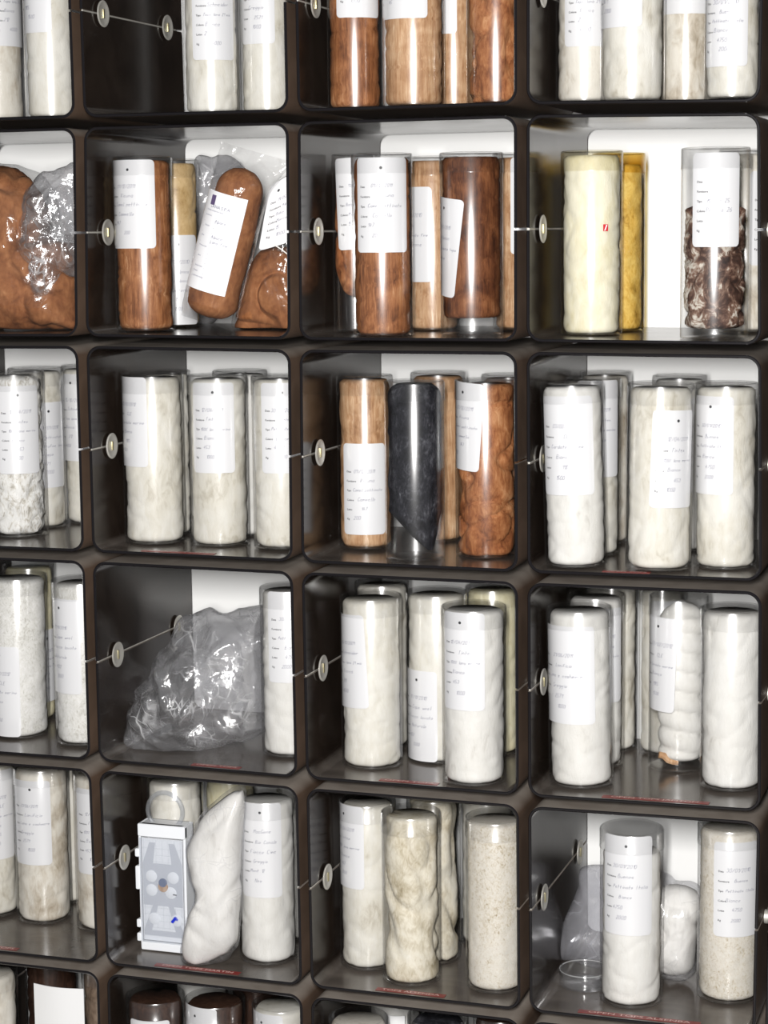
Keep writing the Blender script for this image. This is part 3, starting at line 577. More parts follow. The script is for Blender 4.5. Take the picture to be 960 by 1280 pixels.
# ------------------------------------------------------------------ setting
mb = MB(); rbox(mb, -2.2, 2.2, .36, .46, -.02, 2.6, .004)
w_ = mb.build('wall_back', M['white_wall']); w_['kind'] = 'structure'
mb = MB(); mb.add([(-2.2, -3.2, 0), (2.2, -3.2, 0), (2.2, .46, 0), (-2.2, .46, 0), (-2.2, -3.2, -.05), (2.2, -3.2, -.05), (2.2, .46, -.05), (-2.2, .46, -.05)],
   [(0, 1, 2, 3), (7, 6, 5, 4), (0, 4, 5, 1), (1, 5, 6, 2), (2, 6, 7, 3), (3, 7, 4, 0)])
f_ = mb.build('floor', M['floor']); f_['kind'] = 'structure'

# ------------------------------------------------------------------ storage compartments
def bil(q, s, t):  # q TL TR BR BL ; s 0..1 right, t 0..1 up
    x = (q[3][0]*(1-s)+q[2][0]*s)*(1-t)+(q[0][0]*(1-s)+q[1][0]*s)*t
    z = (q[3][1]*(1-s)+q[2][1]*s)*(1-t)+(q[0][1]*(1-s)+q[1][1]*s)*t
    return x, z
NW, NH = .300, .287
def half_profile(off, upper, R=.019, seam=.0016):
    a, b = NW/2-GAP-off, NH/2-GAP-off; r = R-off
    pts = [(a, seam)]
    pts += [(a, seam+(b-r-seam)*k/4) for k in range(1, 4)]
    pts += [(a-r+r*math.cos(k*math.pi/16), b-r+r*math.sin(k*math.pi/16)) for k in range(9)]
    pts += [(a-r-(2*(a-r))*k/6, b) for k in range(1, 6)]
    pts += [(-a+r-r*math.sin(k*math.pi/16), b-r+r*math.cos(k*math.pi/16)) for k in range(9)]
    pts += [(-a, seam+(b-r-seam)*k/4) for k in range(3, -1, -1)]
    if not upper: pts = [(x, -z) for x, z in pts][::-1]
    return pts
def shell_half(q, upper, parent, org):
    b = .0011
    sec = [(0, b), (b, 0), (TH-b, 0), (TH, b), (TH, DEPTH-b), (TH-b, DEPTH), (b, DEPTH), (0, DEPTH-b)]
    profs = [half_profile(o, upper) for o, _ in sec]
    n = len(profs[0]); V = []; Fc = []
    for k in range(n):
        for (o, y), pr in zip(sec, profs):
            x, z = pr[k]
            X, Z = bil(q, x/NW+.5, z/NH+.5)
            wob = 0
            V.append((X-org[0], y, Z-org[2]))
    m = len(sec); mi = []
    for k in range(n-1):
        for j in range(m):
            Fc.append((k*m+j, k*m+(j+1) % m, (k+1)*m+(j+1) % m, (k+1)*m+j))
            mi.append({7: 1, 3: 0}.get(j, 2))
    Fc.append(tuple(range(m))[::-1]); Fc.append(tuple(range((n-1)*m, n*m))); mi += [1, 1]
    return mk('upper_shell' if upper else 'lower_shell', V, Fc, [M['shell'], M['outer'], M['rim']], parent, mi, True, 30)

TAPES = {(3, 3): ("OPEN TOPS JANTON.", .10, .235), (4, 3): ("OPEN TOPS ALSENBA", .068, .225), (3, 2): ("OPEN TOPS", .105, .185), (4, 2): ("TOPS ALSENDA", .095, .19),
 (2, 1): ("OPEN TOPS", .075, .18), (3, 1): ("OPEN TOPS", .14, .21), (4, 1): ("OPEN TOPS MARTIN", .075, .20), (4, 0): ("OPEN TOPS", .09, .165), (2, 3): ("OPEN TOPS", .10, .16)}
def floor_z(q, X):
    t = (X-q[3][0])/(q[2][0]-q[3][0]); return q[3][1]*(1-t)+q[2][1]*t+GAP+TH
for (r, k), (q, lab) in CELLS.items():
    cx, cz = bil(q, .5, 0)
    org = (cx, 0, cz+GAP)
    root = empty('storage_compartment', org)
    tag(root, lab, 'storage compartment', 'dark brown storage compartments')
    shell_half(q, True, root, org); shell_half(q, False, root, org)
    lx, lz = bil(q, 0, .5)
    lx -= org[0]; lz -= org[2]
    xin = lx+GAP+TH
    for y in (.055, .262):
        mb = MB()
        lathe(mb, [(0, .0008), (.004, .0008), (.006, .0018), (.0155, .0022), (.0172, .0028), (.0175, .0034), (.0175, .0041), (.0165, .0046), (.0145, .0046), (.0138, .0042), (0, .0042)], 32, 0, (xin, y, lz), 'x')
        lathe(mb, [(0, -.005), (.0012, -.005), (.0012, .0012), (0, .0012)], 8, 0, (xin, y, lz), 'x')
        d = mb.build('connector_disc', M['nickel'], root)
        mb = MB(); rbox(mb, -.0018, .0018, -.0007, .0007, -.0062, .0062, .0008)
        V = [(v[1]+xin+.0046, v[0]+y, v[2]+lz) for v in mb.V]
        s = mk('slot_inlay', V, [f[::-1] for f in mb.F], M['brass'], d, None, True, 35)
    mb = MB(); tube_path(mb, [(xin-.002, .004, lz), (xin-.002, .03, lz), (xin-.002, .30, lz)], .0013, 8)
    mb.build('connector_rod', M['nickel'], root)
    # spacers between neighbours, one at the left side and one under the floor
    mb = MB(); lathe(mb, [(0, .0004-2*GAP), (.008, .0004-2*GAP), (.009, .001-2*GAP), (.009, -.0003), (0, -.0003)], 20, 0, (lx+GAP, .055, lz), 'x')
    mb.build('side_spacer', M['nickel'], root)
    if (r, k) in TAPES:
        tx, a, b = TAPES[(r, k)]
        x0 = q[3][0]+a-org[0]; x1 = q[3][0]+b-org[0]
        za = floor_z(q, q[3][0]+a)-org[2]; zb = floor_z(q, q[3][0]+b)-org[2]
        mb = MB()
        def tp(u, v, l): return (x0+(x1-x0)*u, .006+v, za+(zb-za)*u+l)
        mb.add([tp(0, 0, .0002), tp(1, 0, .0002), tp(1, .0105, .0002), tp(0, .0105, .0002), tp(0, 0, .0006), tp(1, 0, .0006), tp(1, .0105, .0006), tp(0, .0105, .0006)],
               [(3, 2, 1, 0), (4, 5, 6, 7), (0, 1, 5, 4), (1, 2, 6, 5), (2, 3, 7, 6), (3, 0, 4, 7)], 0)
        pv, pf = font_mesh(tx, .0085)
        wx = max(v[0] for v in pv)
        mb.add([tp(.08+.84*v[0]/wx, .0024+v[1], .0008) for v in pv], pf, 1)
        t = mb.build('embossed_tape', [M['redtape'], M['emboss']], root, False, None)
        t['label'] = 'red embossed tape strip'

# ------------------------------------------------------------------ wool tubes
def fbm(x, y, z, s, o=4): return mnoise.fractal(Vector((x*s, y*s, z*s)), 1.0, 2.0, o)
def ridge(x, y, z, s):
    v = abs(mnoise.noise(Vector((x*s, y*s, z*s))))
    return max(0, 1-v*5)
def filling(fill, r, zlo, zhi, seed):
    N, K = 56, 64
    V = []; Fc = []
    ro = r-.0028
    sd = seed*3.17
    for j in range(K+1):
        t = j/K
        z = zlo+(zhi-zlo)*t
        endr = 1.0
        e = min(t, 1-t)*(zhi-zlo)
        rnd_e = .006
        if e < rnd_e: endr = 1-(.10 if fill not in ('fluffy', 'mixed') else .25)*(1-e/rnd_e)**2
        for i in range(N):
            a = 2*math.pi*i/N
            ca, sa = math.cos(a), math.sin(a)
            x, y = ca*r, sa*r
            rr = ro*endr; ox = 0; dz = 0
            f = fbm(x+sd, y, z, 32)
            if fill in ('cream', 'white', 'yellowcream', 'ambercream', 'stained', 'whitefluff', 'fluffcream'):
                rr -= .0009*(f+.8)+.0014*ridge(x+sd, y+sd, z*1.4, 26)
            elif fill in ('brown', 'tan', 'darkbrown', 'yellowtan', 'deepbrown', 'dulltan'):
                rr -= .0009*(f+.8)+.0022*ridge(x+sd, y, z*2.6, 18)**2
            elif fill == 'crease':
                rr -= .0010*(f+.8)+.0075*ridge(x*1.1+sd, y*1.1, z*1.5+.03*fbm(x, y, z, 18), 17)**1.3
            elif fill == 'folded':
                rr -= .0010*(f+.8)+.0060*ridge(x+sd, y, z*.9+.7*x, 15)+.0012*ridge(x+sd+3, y, z*.7, 36)
            elif fill == 'speckled':
                rr -= .0010*(fbm(x+sd, y, z, 130)+.8)
            elif fill == 'fluffy':
                rr -= .0030*(fbm(x+sd, y, z, 55)+.8)+.004*ridge(x+sd, y, z, 40)
            elif fill in ('mixed',):
                rr -= .0028*(fbm(x+sd, y, z, 60)+.9)+.006*ridge(x+sd, y, z*1.1, 26)
            elif fill == 'amber':
                rr -= .0018*(fbm(x+sd, y, z, 60)+.8)
            elif fill == 'black':
                u = (z-.010+.014*mnoise.noise(Vector((x*70, y*70, 3))))/.052
                if u < 1:
                    u = max(0, u)
                    k = .06+.94*u**.8
                    rr *= k; ox = .6*r*(1-k)
                rr -= .0022*(fbm(x+sd, y, z, 45)+.9)
                if t > .93: rr *= 1-.25*((t-.93)/.07)**2
            elif fill == 'brownpod':
                u = min(1, (z-zlo)/.045); v = min(1, (zhi-z)/.03)
                rr *= (1-(1-u)**2)**.5*.97+.03 if u < 1 else 1
                rr *= (1-.55*(1-v)**2) if v < 1 else 1
                rr -= .0016*(f+.8)+.004*ridge(x+sd, y, z, 30)
            elif fill == 'coil':
                p = (z-zlo)/.0265+a/(2*math.pi)*.55*1+.12*math.sin(a+1)
                s_ = abs(math.sin(math.pi*p))
                rr = r*.80*(.80+.20*s_**.5)
                v = min(1, (zhi-z)/.03)
                if v < 1: rr *= (1-(1-v)**2)**.5*.98+.02
                u = min(1, (z-zlo)/.012)
                if u < 1: rr *= (1-(1-u)**2)**.5*.98+.02
                ox = r*.13; rr -= .001*f
            V.append((ca*rr+ox, sa*rr, z+dz))
    for j in range(K):
        for i in range(N):
            Fc.append((j*N+i, j*N+(i+1) % N, (j+1)*N+(i+1) % N, (j+1)*N+i))
    b = len(V)
    V.append((V[0][0]*.0+sum(V[i][0] for i in range(N))/N, 0, zlo))
    V.append((sum(V[K*N+i][0] for i in range(N))/N, 0, zhi-.0005))
    for i in range(N):
        Fc.append((b, (i+1) % N, i)); Fc.append((b+1, K*N+i, K*N+(i+1) % N))
    return V, Fc

for ti, (cell, X, Y, z, r, h, lean, fill, desc, L, kw) in enumerate(TUBES):
    rr = random.Random(100+ti)
    a = math.radians(lean)
    root = empty('wool_sample_tube', (X, Y, z+abs(math.sin(a))*r+.0004), (0, a, 0))
    tag(root, desc, 'sample tube', 'clear tubes of wool samples')
    cm = {0: M['clear'], 1: M['clear_y'], 2: M['clear_a']}[kw.get('yellow', 0)]
    mb = MB()
    lathe(mb, [(0, .0022), (r-.006, .0022), (r-.0034, .0014), (r-.0026, .0002), (r-.0012, .0001), (r-.0003, .0007), (r, .002), (r, h-.0035), (r-.0008, h-.0015), (r-.0014, h-.0015)], 56)
    mb.build('clear_tube', cm, root, True, 50)
    mb = MB(); rl = r+.0007
    lathe(mb, [(rl-.0008, h-.0255), (rl+.0004, h-.0255), (rl+.0004, h-.0243), (rl, h-.0238), (rl, h-.0026), (rl-.0006, h-.0008), (rl-.002, h), (rl-.0034, h-.0004), (rl-.0044, h-.0016), (0, h-.0016)], 56)
    mb.build('clear_lid', M['lid'] if not kw.get('yellow') else cm, root, True, 50)
    zlo = kw.get('zlo', .003); zhi = kw.get('zhi', h-.006)
    if fill == 'black': zlo, zhi = kw.get('zlo', .010), h-.004
    if fill == 'brownpod': zlo, zhi = .045, .207
    V, Fc = filling(fill, r, zlo, zhi, ti)
    fm = W['fluff'] if fill == 'fluffy' else W[fill]
    mk('wool_filling', V, Fc, fm, root)
    for (ph, zc, w, hl, tl) in L:
        rl_ = r-.0011
        def place(x, y, lift, ph=ph, zc=zc, rl_=rl_):
            an = ph+x/rl_
            return ((rl_+lift)*math.sin(an), -(rl_+lift)*math.cos(an), zc+y)
        mb = MB()
        pool = WR_BROWN if fill in ('brown', 'tan', 'darkbrown', 'crease', 'brownpod', 'yellowtan', 'black') else WRITE
        text = pool[rr.randrange(len(pool))]
        if cell == (4, 1): text = WR_FREE['macgene']
        if fill == 'mixed': text = WR_FREE['mix']
        label_mesh(mb, place, w, hl, tl, rr, text, hole=(ti % 5 != 1))
        mb.build('paper_label', [M['paper'], M['print'], M['ink']], root, True, None)
    if 'stamp' in kw:
        ph, zc = kw['stamp']
        mb = MB(); rs = r+.0002
        def pl(x, y, l=0): return ((rs+l)*math.sin(ph+x/rs), -(rs+l)*math.cos(ph+x/rs), zc+y)
        mb.add([pl(-.0034, -.0042), pl(.0034, -.0042), pl(.0034, .0042), pl(-.0034, .0042)], [(0, 1, 2, 3)], 0)
        mb.add([pl(-.002, -.0036, .0002), pl(-.0005, -.0036, .0002), pl(.0024, .0036, .0002), pl(.0006, .0036, .0002)], [(0, 1, 2, 3)], 1)
        s = mb.build('red_stamp', [M['red'], M['paper']], root, False, None)
    if fill == 'coil':
        mb = MB(); pts = [(-.020+.006*i, -r*.72+.002*i, .020-.003*i+.002*math.sin(i*2)) for i in range(5)]
        tube_path(mb, pts, .0045, 8)
        o = mb.build('orange_fibre_wisp', W['tan'], root); o['label'] = 'small orange wisp of fibre'

# ------------------------------------------------------------------ bags
def smooth_outline(P, n):
    m = len(P); out = []
    L_ = [math.dist(P[i], P[(i+1) % m]) for i in range(m)]
    tot = sum(L_)
    for k in range(n):
        d = tot*k/n; i = 0
        while d > L_[i]: d -= L_[i]; i += 1
        t = d/L_[i]
        p0, p1, p2, p3 = P[i-1], P[i], P[(i+1) % m], P[(i+2) % m]
        q = []
        for c in (0, 1):
            q.append(.5*(2*p1[c]+(p2[c]-p0[c])*t+(2*p0[c]-5*p1[c]+4*p2[c]-p3[c])*t*t+(3*p1[c]-p0[c]-3*p2[c]+p3[c])*t**3))
        out.append(q)
    return out
def crease(x, y, z, cs, seed):
    '''folded-film height: triangle-wave pleats in several directions, warped by noise'''
    rg = random.Random(int(seed*97)+5); d = 0; tot = 0
    wx = mnoise.noise(Vector((x*cs*.5+seed, y*cs*.5, z*cs*.5))); wz = mnoise.noise(Vector((x*cs*.5-seed, y*cs*.5+7, z*cs*.5)))
    for i in range(6):
        an = rg.uniform(0, math.pi); f = cs*rg.uniform(.35, 1.2); ph = rg.uniform(0, 9)
        u = (x*math.cos(an)+z*math.sin(an)+y*rg.uniform(-.6, .6))*f+wx*.9*math.cos(an*2+i)+wz*.8+ph
        t = abs((u % 2)-1)-.5
        w = 1/(1+f/cs)
        d += t*w; tot += w
    return d/tot*2.2
def puff(P, org, Yc, tf, tb, seed, n=90, K=18, amp=.003, scale=40, crumple=0, cscale=30, shrink=0, fold=0, power=.5, floor=None, lo=.004, xlim=None):
    """closed pillow-like body over an outline (x,z); tf/tb thickness to front/back"""
    O = smooth_outline(P, n)
    cx = sum(p[0] for p in O)/n; cz = sum(p[1] for p in O)/n
    V = []; Fc = []
    def disp(x, y, z):
        d = amp*mnoise.fractal(Vector((x*scale+seed, y*scale, z*scale)), 1, 2, 4)
        if crumple:
            d += crumple*crease(x, y, z, cscale, seed)
        if fold:
            d -= fold*ridge(x+seed, y*.4, z*1.1, 17)
        return d
    rings = []
    for side in (-1, 1):
        for j in range(K+1):
            s = 1-(j/K)
            s = s**.8
            if side == 1 and j == 0: continue
            ring = []
            y0 = side*(tf if side < 0 else tb)*(max(0, 1-s**2.6))**power
            if j == K:
                ring = [len(V)]
                V.append((cx, Yc+y0+side*disp(cx, y0, cz), cz))
            else:
                for i in range(n):
                    x = cx+(O[i][0]-cx)*s*(1-shrink); z = cz+(O[i][1]-cz)*s*(1-shrink)
                    d = disp(x, y0, z)
                    k = (1-s)
                    e = s**3
                    dx, dz = (O[i][0]-cx), (O[i][1]-cz); l = math.hypot(dx, dz) or 1
                    ring.append(len(V))
                    zz = z+dz/l*d*e*.7
                    xx = x+dx/l*d*e*.7
                    if floor is not None: zz = max(zz, floor+.0028)
                    yy = Yc+y0+side*d*(1-e)
                    yy = max(lo, min(DEPTH-.004, yy))
                    if xlim:
                        hz = zz-floor if floor is not None else 1
                        fi = .016-math.sqrt(max(0, .016**2-(.016-hz)**2)) if hz < .016 else 0
                        xx = max(xlim[0]+fi+.0008, min(xlim[1]-fi-.0008, xx))
                    V.append((xx, yy, zz))
            rings.append((side, ring))
    front = [r_ for s_, r_ in rings if s_ < 0]; back = [front[0]]+[r_ for s_, r_ in rings if s_ > 0]
    for seq, flip in ((front, False), (back, True)):
        for A, B in zip(seq, seq[1:]):
            for i in range(n):
                j = (i+1) % n
                f = (A[i], A[j], B[0]) if len(B) == 1 else (A[i], A[j], B[j], B[i])
                Fc.append(f[::-1] if flip else f)
    V = [(x-org[0], y-org[1], z-org[2]) for x, y, z in V]
    return V, Fc
def tri(Fc):
    out = []
    for f in Fc:
        if len(f) == 4:
            out += [(f[0], f[1], f[2]), (f[0], f[2], f[3])]
        else: out.append(f)
    return out
BG = 'clear plastic sample bags'
def bag(spec, name, label, wool_key=None, film='film', filmkw={}, woolkw={}, woolpoly='wool', filmpoly='film'):
    b = BAGS[spec]
    root = empty(name, (b['x'], b['y'], b['z']))
    tag(root, label, 'plastic bag', BG)
    org = (b['x'], b['y'], b['z'])
    if wool_key:
        V, Fc = puff(b[woolpoly], org, b['y'], seed=len(spec)*1.7, floor=b['z'], xlim=b.get('xlim'), **woolkw)
        mk('wool_filling', V, Fc, W[wool_key], root)
    V, Fc = puff(b[filmpoly], org, b.get('fy', b['y']), seed=len(spec)*2.3+4, floor=b['z'], xlim=b.get('xlim'), **filmkw)
    mk('clear_film', V, tri(Fc), M[film], root, None, True, 50)
    return root, b
# far-left brown bag
root, b = bag('brownleft', 'bagged_wool', 'brown wool bag with a twisted clear crumpled top, second-row far-left compartment', 'bagbrown', 'film_tight',
    dict(tf=.073, tb=.06, n=160, K=36, amp=.002, crumple=.0035, cscale=50, power=.45), dict(tf=.066, tb=.05, amp=.007, scale=24, fold=.018, n=160, K=44, power=.45))
V, Fc = puff(b['twist'], (b['x'], b['y'], b['z']), .055, .045, .03, 3.3, n=180, K=44, amp=.003, scale=40, crumple=.011, cscale=75, xlim=b.get('xlim'))
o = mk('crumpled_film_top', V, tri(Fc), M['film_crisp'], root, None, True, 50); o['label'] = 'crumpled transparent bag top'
# empty bag
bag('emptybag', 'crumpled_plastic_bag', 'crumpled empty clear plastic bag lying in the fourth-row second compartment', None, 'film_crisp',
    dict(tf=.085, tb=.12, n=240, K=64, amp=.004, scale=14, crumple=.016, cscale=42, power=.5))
# white wool bag
bag('whitebag', 'bagged_wool', 'upright pinched bag of white wool beside the plastic case, fifth-row second compartment', 'white', 'film',
    dict(tf=.036, tb=.012, n=140, K=30, amp=.0012, crumple=.0022, cscale=45, lo=-.02), dict(tf=.033, tb=.010, amp=.002, scale=25, fold=.004, n=110, K=26, shrink=.05, lo=-.02))
# grey flat bag
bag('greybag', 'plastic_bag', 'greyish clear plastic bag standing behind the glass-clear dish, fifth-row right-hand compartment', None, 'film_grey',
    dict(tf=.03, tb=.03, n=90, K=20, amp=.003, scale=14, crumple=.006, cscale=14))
# small white bag
bag('smallwhite', 'bagged_wool', 'small bag of white wool right behind the white tube, fifth-row right-hand compartment', 'white', 'film',
    dict(tf=.045, tb=.04, n=100, K=22, amp=.003, crumple=.006, cscale=26), dict(tf=.038, tb=.034, amp=.004, scale=30, fold=.006, shrink=.06, n=100, K=22))
# crumpled clear bag behind leaning bag
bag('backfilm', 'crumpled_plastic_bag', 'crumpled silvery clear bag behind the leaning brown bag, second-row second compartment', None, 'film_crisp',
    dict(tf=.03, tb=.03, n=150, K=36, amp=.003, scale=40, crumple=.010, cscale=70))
# brown bag on the right with tag
root, b = bag('brownright', 'bagged_wool', 'brown wool bag with a tied white paper tag, second-row second compartment', 'bagbrown', 'film_tight',
    dict(tf=.040, tb=.045, n=130, K=30, amp=.002, crumple=.004, cscale=50), dict(tf=.035, tb=.04, amp=.004, scale=26, fold=.010, n=140, K=36, shrink=.03))
tg = b['tag']; mb = MB()
def quadplace(Q, yf, org):
    def f(u, v, lift=0):
        x = (Q[3][0]*(1-u)+Q[2][0]*u)*(1-v)+(Q[0][0]*(1-u)+Q[1][0]*u)*v
        z = (Q[3][1]*(1-u)+Q[2][1]*u)*(1-v)+(Q[0][1]*(1-u)+Q[1][1]*u)*v
        return (x-org[0], yf-lift-org[1], z-org[2])
    return f
org = (b['x'], b['y'], b['z'])
fq = quadplace(tg, .116, org)
tw, th = math.dist(tg[0], tg[1]), math.dist(tg[0], tg[3])
def placeq(x, y, lift): return fq(x/tw+.5, y/th+.5, lift)
label_mesh(mb, placeq, tw, th, 0, random.Random(5), WR_BROWN[0])
mb.build('paper_tag', [M['paper'], M['print'], M['ink']], root, False, None)
mb = MB(); s0 = b['string']
tube_path(mb, [(p[0]-org[0], .113-org[1], p[1]-org[2]) for p in s0], .0009, 6)
mb.build('string_tie', M['string'], root)

# leaning brown bag with printed sheet
LB = LEAN
a = math.radians(LB['tilt'])
root = empty('bagged_wool', (LB['x'], LB['y'], LB['z']), (0, a, 0))
tag(root, 'leaning sausage-shaped brown wool bag with large printed sheet, second-row second compartment', 'plastic bag', BG)
R0, HL = LB['r'], LB['len']
def capsule(R, z0, z1, amp, fold, N=64, K=60, sc=30):
    V = []; Fc = []
    for j in range(K+1):
        t = j/K; z = z0+(z1-z0)*t
        e0 = min(1, (z-z0)/(R*.75)); e1 = min(1, (z1-z)/(R*.9))
        k = math.sqrt(max(0, 1-(1-e0)**2.6))*math.sqrt(max(0, 1-(1-e1)**2.2))
        k = (.02+.98*k)*(1-.13*max(0, t-.6)/.4)
        for i in range(N):
            an = 2*math.pi*i/N
            x, y = math.cos(an)*R, math.sin(an)*R
            rr = R*k-amp*(fbm(x, y, z, sc)+.6)-fold*ridge(x, y, z, 20)
            V.append((math.cos(an)*rr, math.sin(an)*rr*.92, z))
    for j in range(K):
        for i in range(N):
            Fc.append((j*N+i, j*N+(i+1) % N, (j+1)*N+(i+1) % N, (j+1)*N+i))
    Fc.append(tuple(range(N))[::-1]); Fc.append(tuple(range(K*N, (K+1)*N)))
    return V, Fc
V, Fc = capsule(R0-.003, .004, HL, .0012, .001)
mk('wool_filling', V, Fc, W['bagbrown'], root)
# film sleeve: round around the wool, flattening to a wide flat mouth above
N, K = 72, 60; V = []; Fc = []
top = LB['filmtop']
for j in range(K+1):
    t = j/K; z = -.004+(top+.004)*t
    fl = max(0, (z-HL*.86)/(top-HL*.86)); fl = fl*fl*(3-2*fl)
    bt = max(0, 1-z/.03)
    ax = R0*(1+.32*fl)+.0006; ay = R0*.93*(1-.88*fl)*(1-.75*bt*bt)+.0006
    for i in range(N):
        an = 2*math.pi*i/N
        x, y = math.cos(an)*ax, math.sin(an)*ay
        dd, _ = mnoise.voronoi(Vector((x*45, y*30, z*45)))
        d = (.0014+.006*fl+.004*bt)*(min(1, dd[1]-dd[0])-.3)
        V.append((x*(1+d/R0*.5)+.010*fl, y+d*math.sin(an), z))
for j in range(K):
    for i in range(N):
        Fc.append((j*N+i, j*N+(i+1) % N, (j+1)*N+(i+1) % N, (j+1)*N+i))
Fc.append(tuple(range(N))[::-1])
mk('clear_film', V, tri(Fc[:-1])+[Fc[-1]], M['film_tight'], root, None, False)
mb = MB(); ph0 = LB['ph']; sw, sh, sz = LB['sw'], LB['sh'], LB['sz']
rs = R0+.0012
def ps(x, y, l=0):
    an = ph0+x/rs
    return ((rs+l)*math.sin(an), -(rs*.93+l)*math.cos(an), sz+y)
V = []; Fc = []; nx, ny = 16, 10
for i in range(nx+1):
    for j in range(ny+1): V.append(ps(-sw/2+sw*i/nx, -sh/2+sh*j/ny))
for i in range(nx):
    for j in range(ny): Fc.append((i*(ny+1)+j, (i+1)*(ny+1)+j, (i+1)*(ny+1)+j+1, i*(ny+1)+j+1))
mb.add(V, Fc, 0)
def pr(x0, x1, y0, y1, m): mb.add([ps(x0, y0, .0003), ps((x0+x1)/2, y0, .0003), ps(x1, y0, .0003), ps(x1, y1, .0003), ps((x0+x1)/2, y1, .0003), ps(x0, y1, .0003)], [(0, 1, 4, 5), (1, 2, 3, 4)], m)
pr(-sw*.28, -sw*.16, sh*.36, sh*.46, 3)
pv, pf = font_mesh('LANA S.P.A.', .006)
mb.add([ps(-sw*.24+v[0], sh*.335+v[1], .0003) for v in pv], pf, 2)
pv, pf = font_mesh('Scheda campione lana', .0032)
mb.add([ps(-sw*.34+v[0], sh*.30+v[1], .0003) for v in pv], pf, 2)
rq = random.Random(3)
for i in range(13):
    y = sh*(.24-.052*i)
    pr(-sw*.36, sw*.26, y-.0001, y+.0001, 2)
    if i % 2 == 0 or i > 9:
        tx = ['Fornitore', 'Qualita lana', 'Finezza', 'Lunghezza media', 'Resa', 'Colore', 'Provenienza', 'Data', 'Note'][i % 9]
        pv, pf = font_mesh(tx, .0030)
        x0 = -sw*.35+rq.uniform(0, .004)
        mb.add([ps(x0+v[0], y+.0010+v[1], .0003) for v in pv], pf, 2)
    if i in (1, 4, 5):
        for pts in hand_strokes(['10/04/2010', 'Alpaca', 'Lana fine'][i % 3], sw*-.05, y+.001, .0040, rq):
            for p, q_ in zip(pts, pts[1:]):
                dx, dy = q_[0]-p[0], q_[1]-p[1]; l = math.hypot(dx, dy) or 1; qx, qy = -dy/l*.00022, dx/l*.00022
                mb.add([ps(p[0]+qx, p[1]+qy, .0004), ps(p[0]-qx, p[1]-qy, .0004), ps(q_[0]-qx, q_[1]-qy, .0004), ps(q_[0]+qx, q_[1]+qy, .0004)], [(0, 1, 2, 3)], 2)
o = mb.build('printed_sheet', [M['paper'], M['print'], M['ink'], M['purple']], root, True, None)
o['label'] = 'large white printed sheet with a small violet emblem'

# ------------------------------------------------------------------ case with ring handle
K_ = CASE
root = empty('plastic_case', (K_['x'], K_['y'], K_['z']))
tag(root, 'flat translucent white plastic case with a ring handle, left in the fifth-row second compartment', 'plastic case')
w, hh, d = K_['w'], K_['h'], K_['d']
def case_frame(mb, x0, x1, z0, z1, y0, y1, t):
    rbox(mb, x0, x0+t, y0, y1, z0, z1, .0015); rbox(mb, x1-t, x1, y0, y1, z0, z1, .0015)
    rbox(mb, x0+t, x1-t, y0, y1, z0, z0+t, .0015); rbox(mb, x0+t, x1-t, y0, y1, z1-t, z1, .0015)
mb = MB(); case_frame(mb, -w/2, w/2, 0, hh, -d/2+.004, d/2, .0035); rbox(mb, -w/2, w/2, d/2-.003, d/2, 0, hh, .002)
rbox(mb, -w/2, w/2, -d/2+.002, -d/2+.010, hh-.018, hh, .002)
mb.build('case_body', M['casew'], root, True, 35)
mb = MB(); rbox(mb, -w/2+.003, w/2-.003, -d/2, -d/2+.002, .012, hh-.019, .002)
mb.build('clear_lid', M['case'], root, True, 35)
for zz in (.010, .030, .085, .132):
    mb = MB(); rbox(mb, -w/2-.0055, -w/2+.0005, -d/2+.003, d/2-.006, zz, zz+(.034 if zz == .085 else .012), .002)
    mb.build('hinge', M['casew'], root, True, 35)
mb = MB(); rbox(mb, -w/2+.004, w/2-.004, -d/2-.004, -d/2+.004, .001, .0125, .002)
mb.build('front_latch', M['casew'], root, True, 35)
# gridded insert with round wells
mb = MB(); yi = -d/2+.0045
mb.add([(-w/2+.005, yi, .013), (w/2-.005, yi, .013), (w/2-.005, yi, hh-.02), (-w/2+.005, yi, hh-.02)], [(0, 1, 2, 3)], 0)
def qd(x0, x1, z0, z1, m, l=.0002): mb.add([(x0, yi-l, z0), (x1, yi-l, z0), (x1, yi-l, z1), (x0, yi-l, z1)], [(0, 1, 2, 3)], m)
for i in range(7): qd(-w/2+.008+i*(w-.016)/6-.0002, -w/2+.008+i*(w-.016)/6+.0002, .03, hh-.022, 1)
for i in range(13): qd(-w/2+.006, w/2-.006, .032+i*.0095-.0002, .032+i*.0095+.0002, 1)
GRB = [[(-.010, hh-.046), (.010, hh-.046), (.006, hh-.027), (-.006, hh-.027)]]
def grey(P):
    a = sum((P[i][0]*P[(i+1) % len(P)][1]-P[(i+1) % len(P)][0]*P[i][1]) for i in range(len(P)))
    P = P if a > 0 else P[::-1]
    mb.add([(x, yi-.0004, z) for x, z in P], [tuple(range(len(P)))], 1)
hw = w/2-.006
grey([(-hw, .064), (hw, .064), (hw, .125), (-hw, .125)])
for sx in (-1, 1):
    grey([(sx*.010, hh-.026), (sx*.019, hh-.026), (sx*hw, .125), (sx*.014, .125)])
    grey([(sx*.008, .064), (sx*.016, .064), (sx*hw, .028), (sx*.018, .028)])
grey([(-hw, .020), (hw, .020), (hw, .028), (-hw, .028)])
mb.build('gridded_insert', [M['disc'], M['casegrey'], M['disc']], root, False, None)
def disc(name, x, z, r_, m, t=.0012, y=None):
    mb = MB(); lathe(mb, [(0, t), (r_*.9, t), (r_, t*.6), (r_, 0), (0, 0)], 28, 0, (0, 0, 0), 'y')
    V = [(v[0]+x, (yi if y is None else y)-v[1], v[2]+z) for v in mb.V]
    return mk(name, V, [f[::-1] for f in mb.F], m, root, None, True, 40)
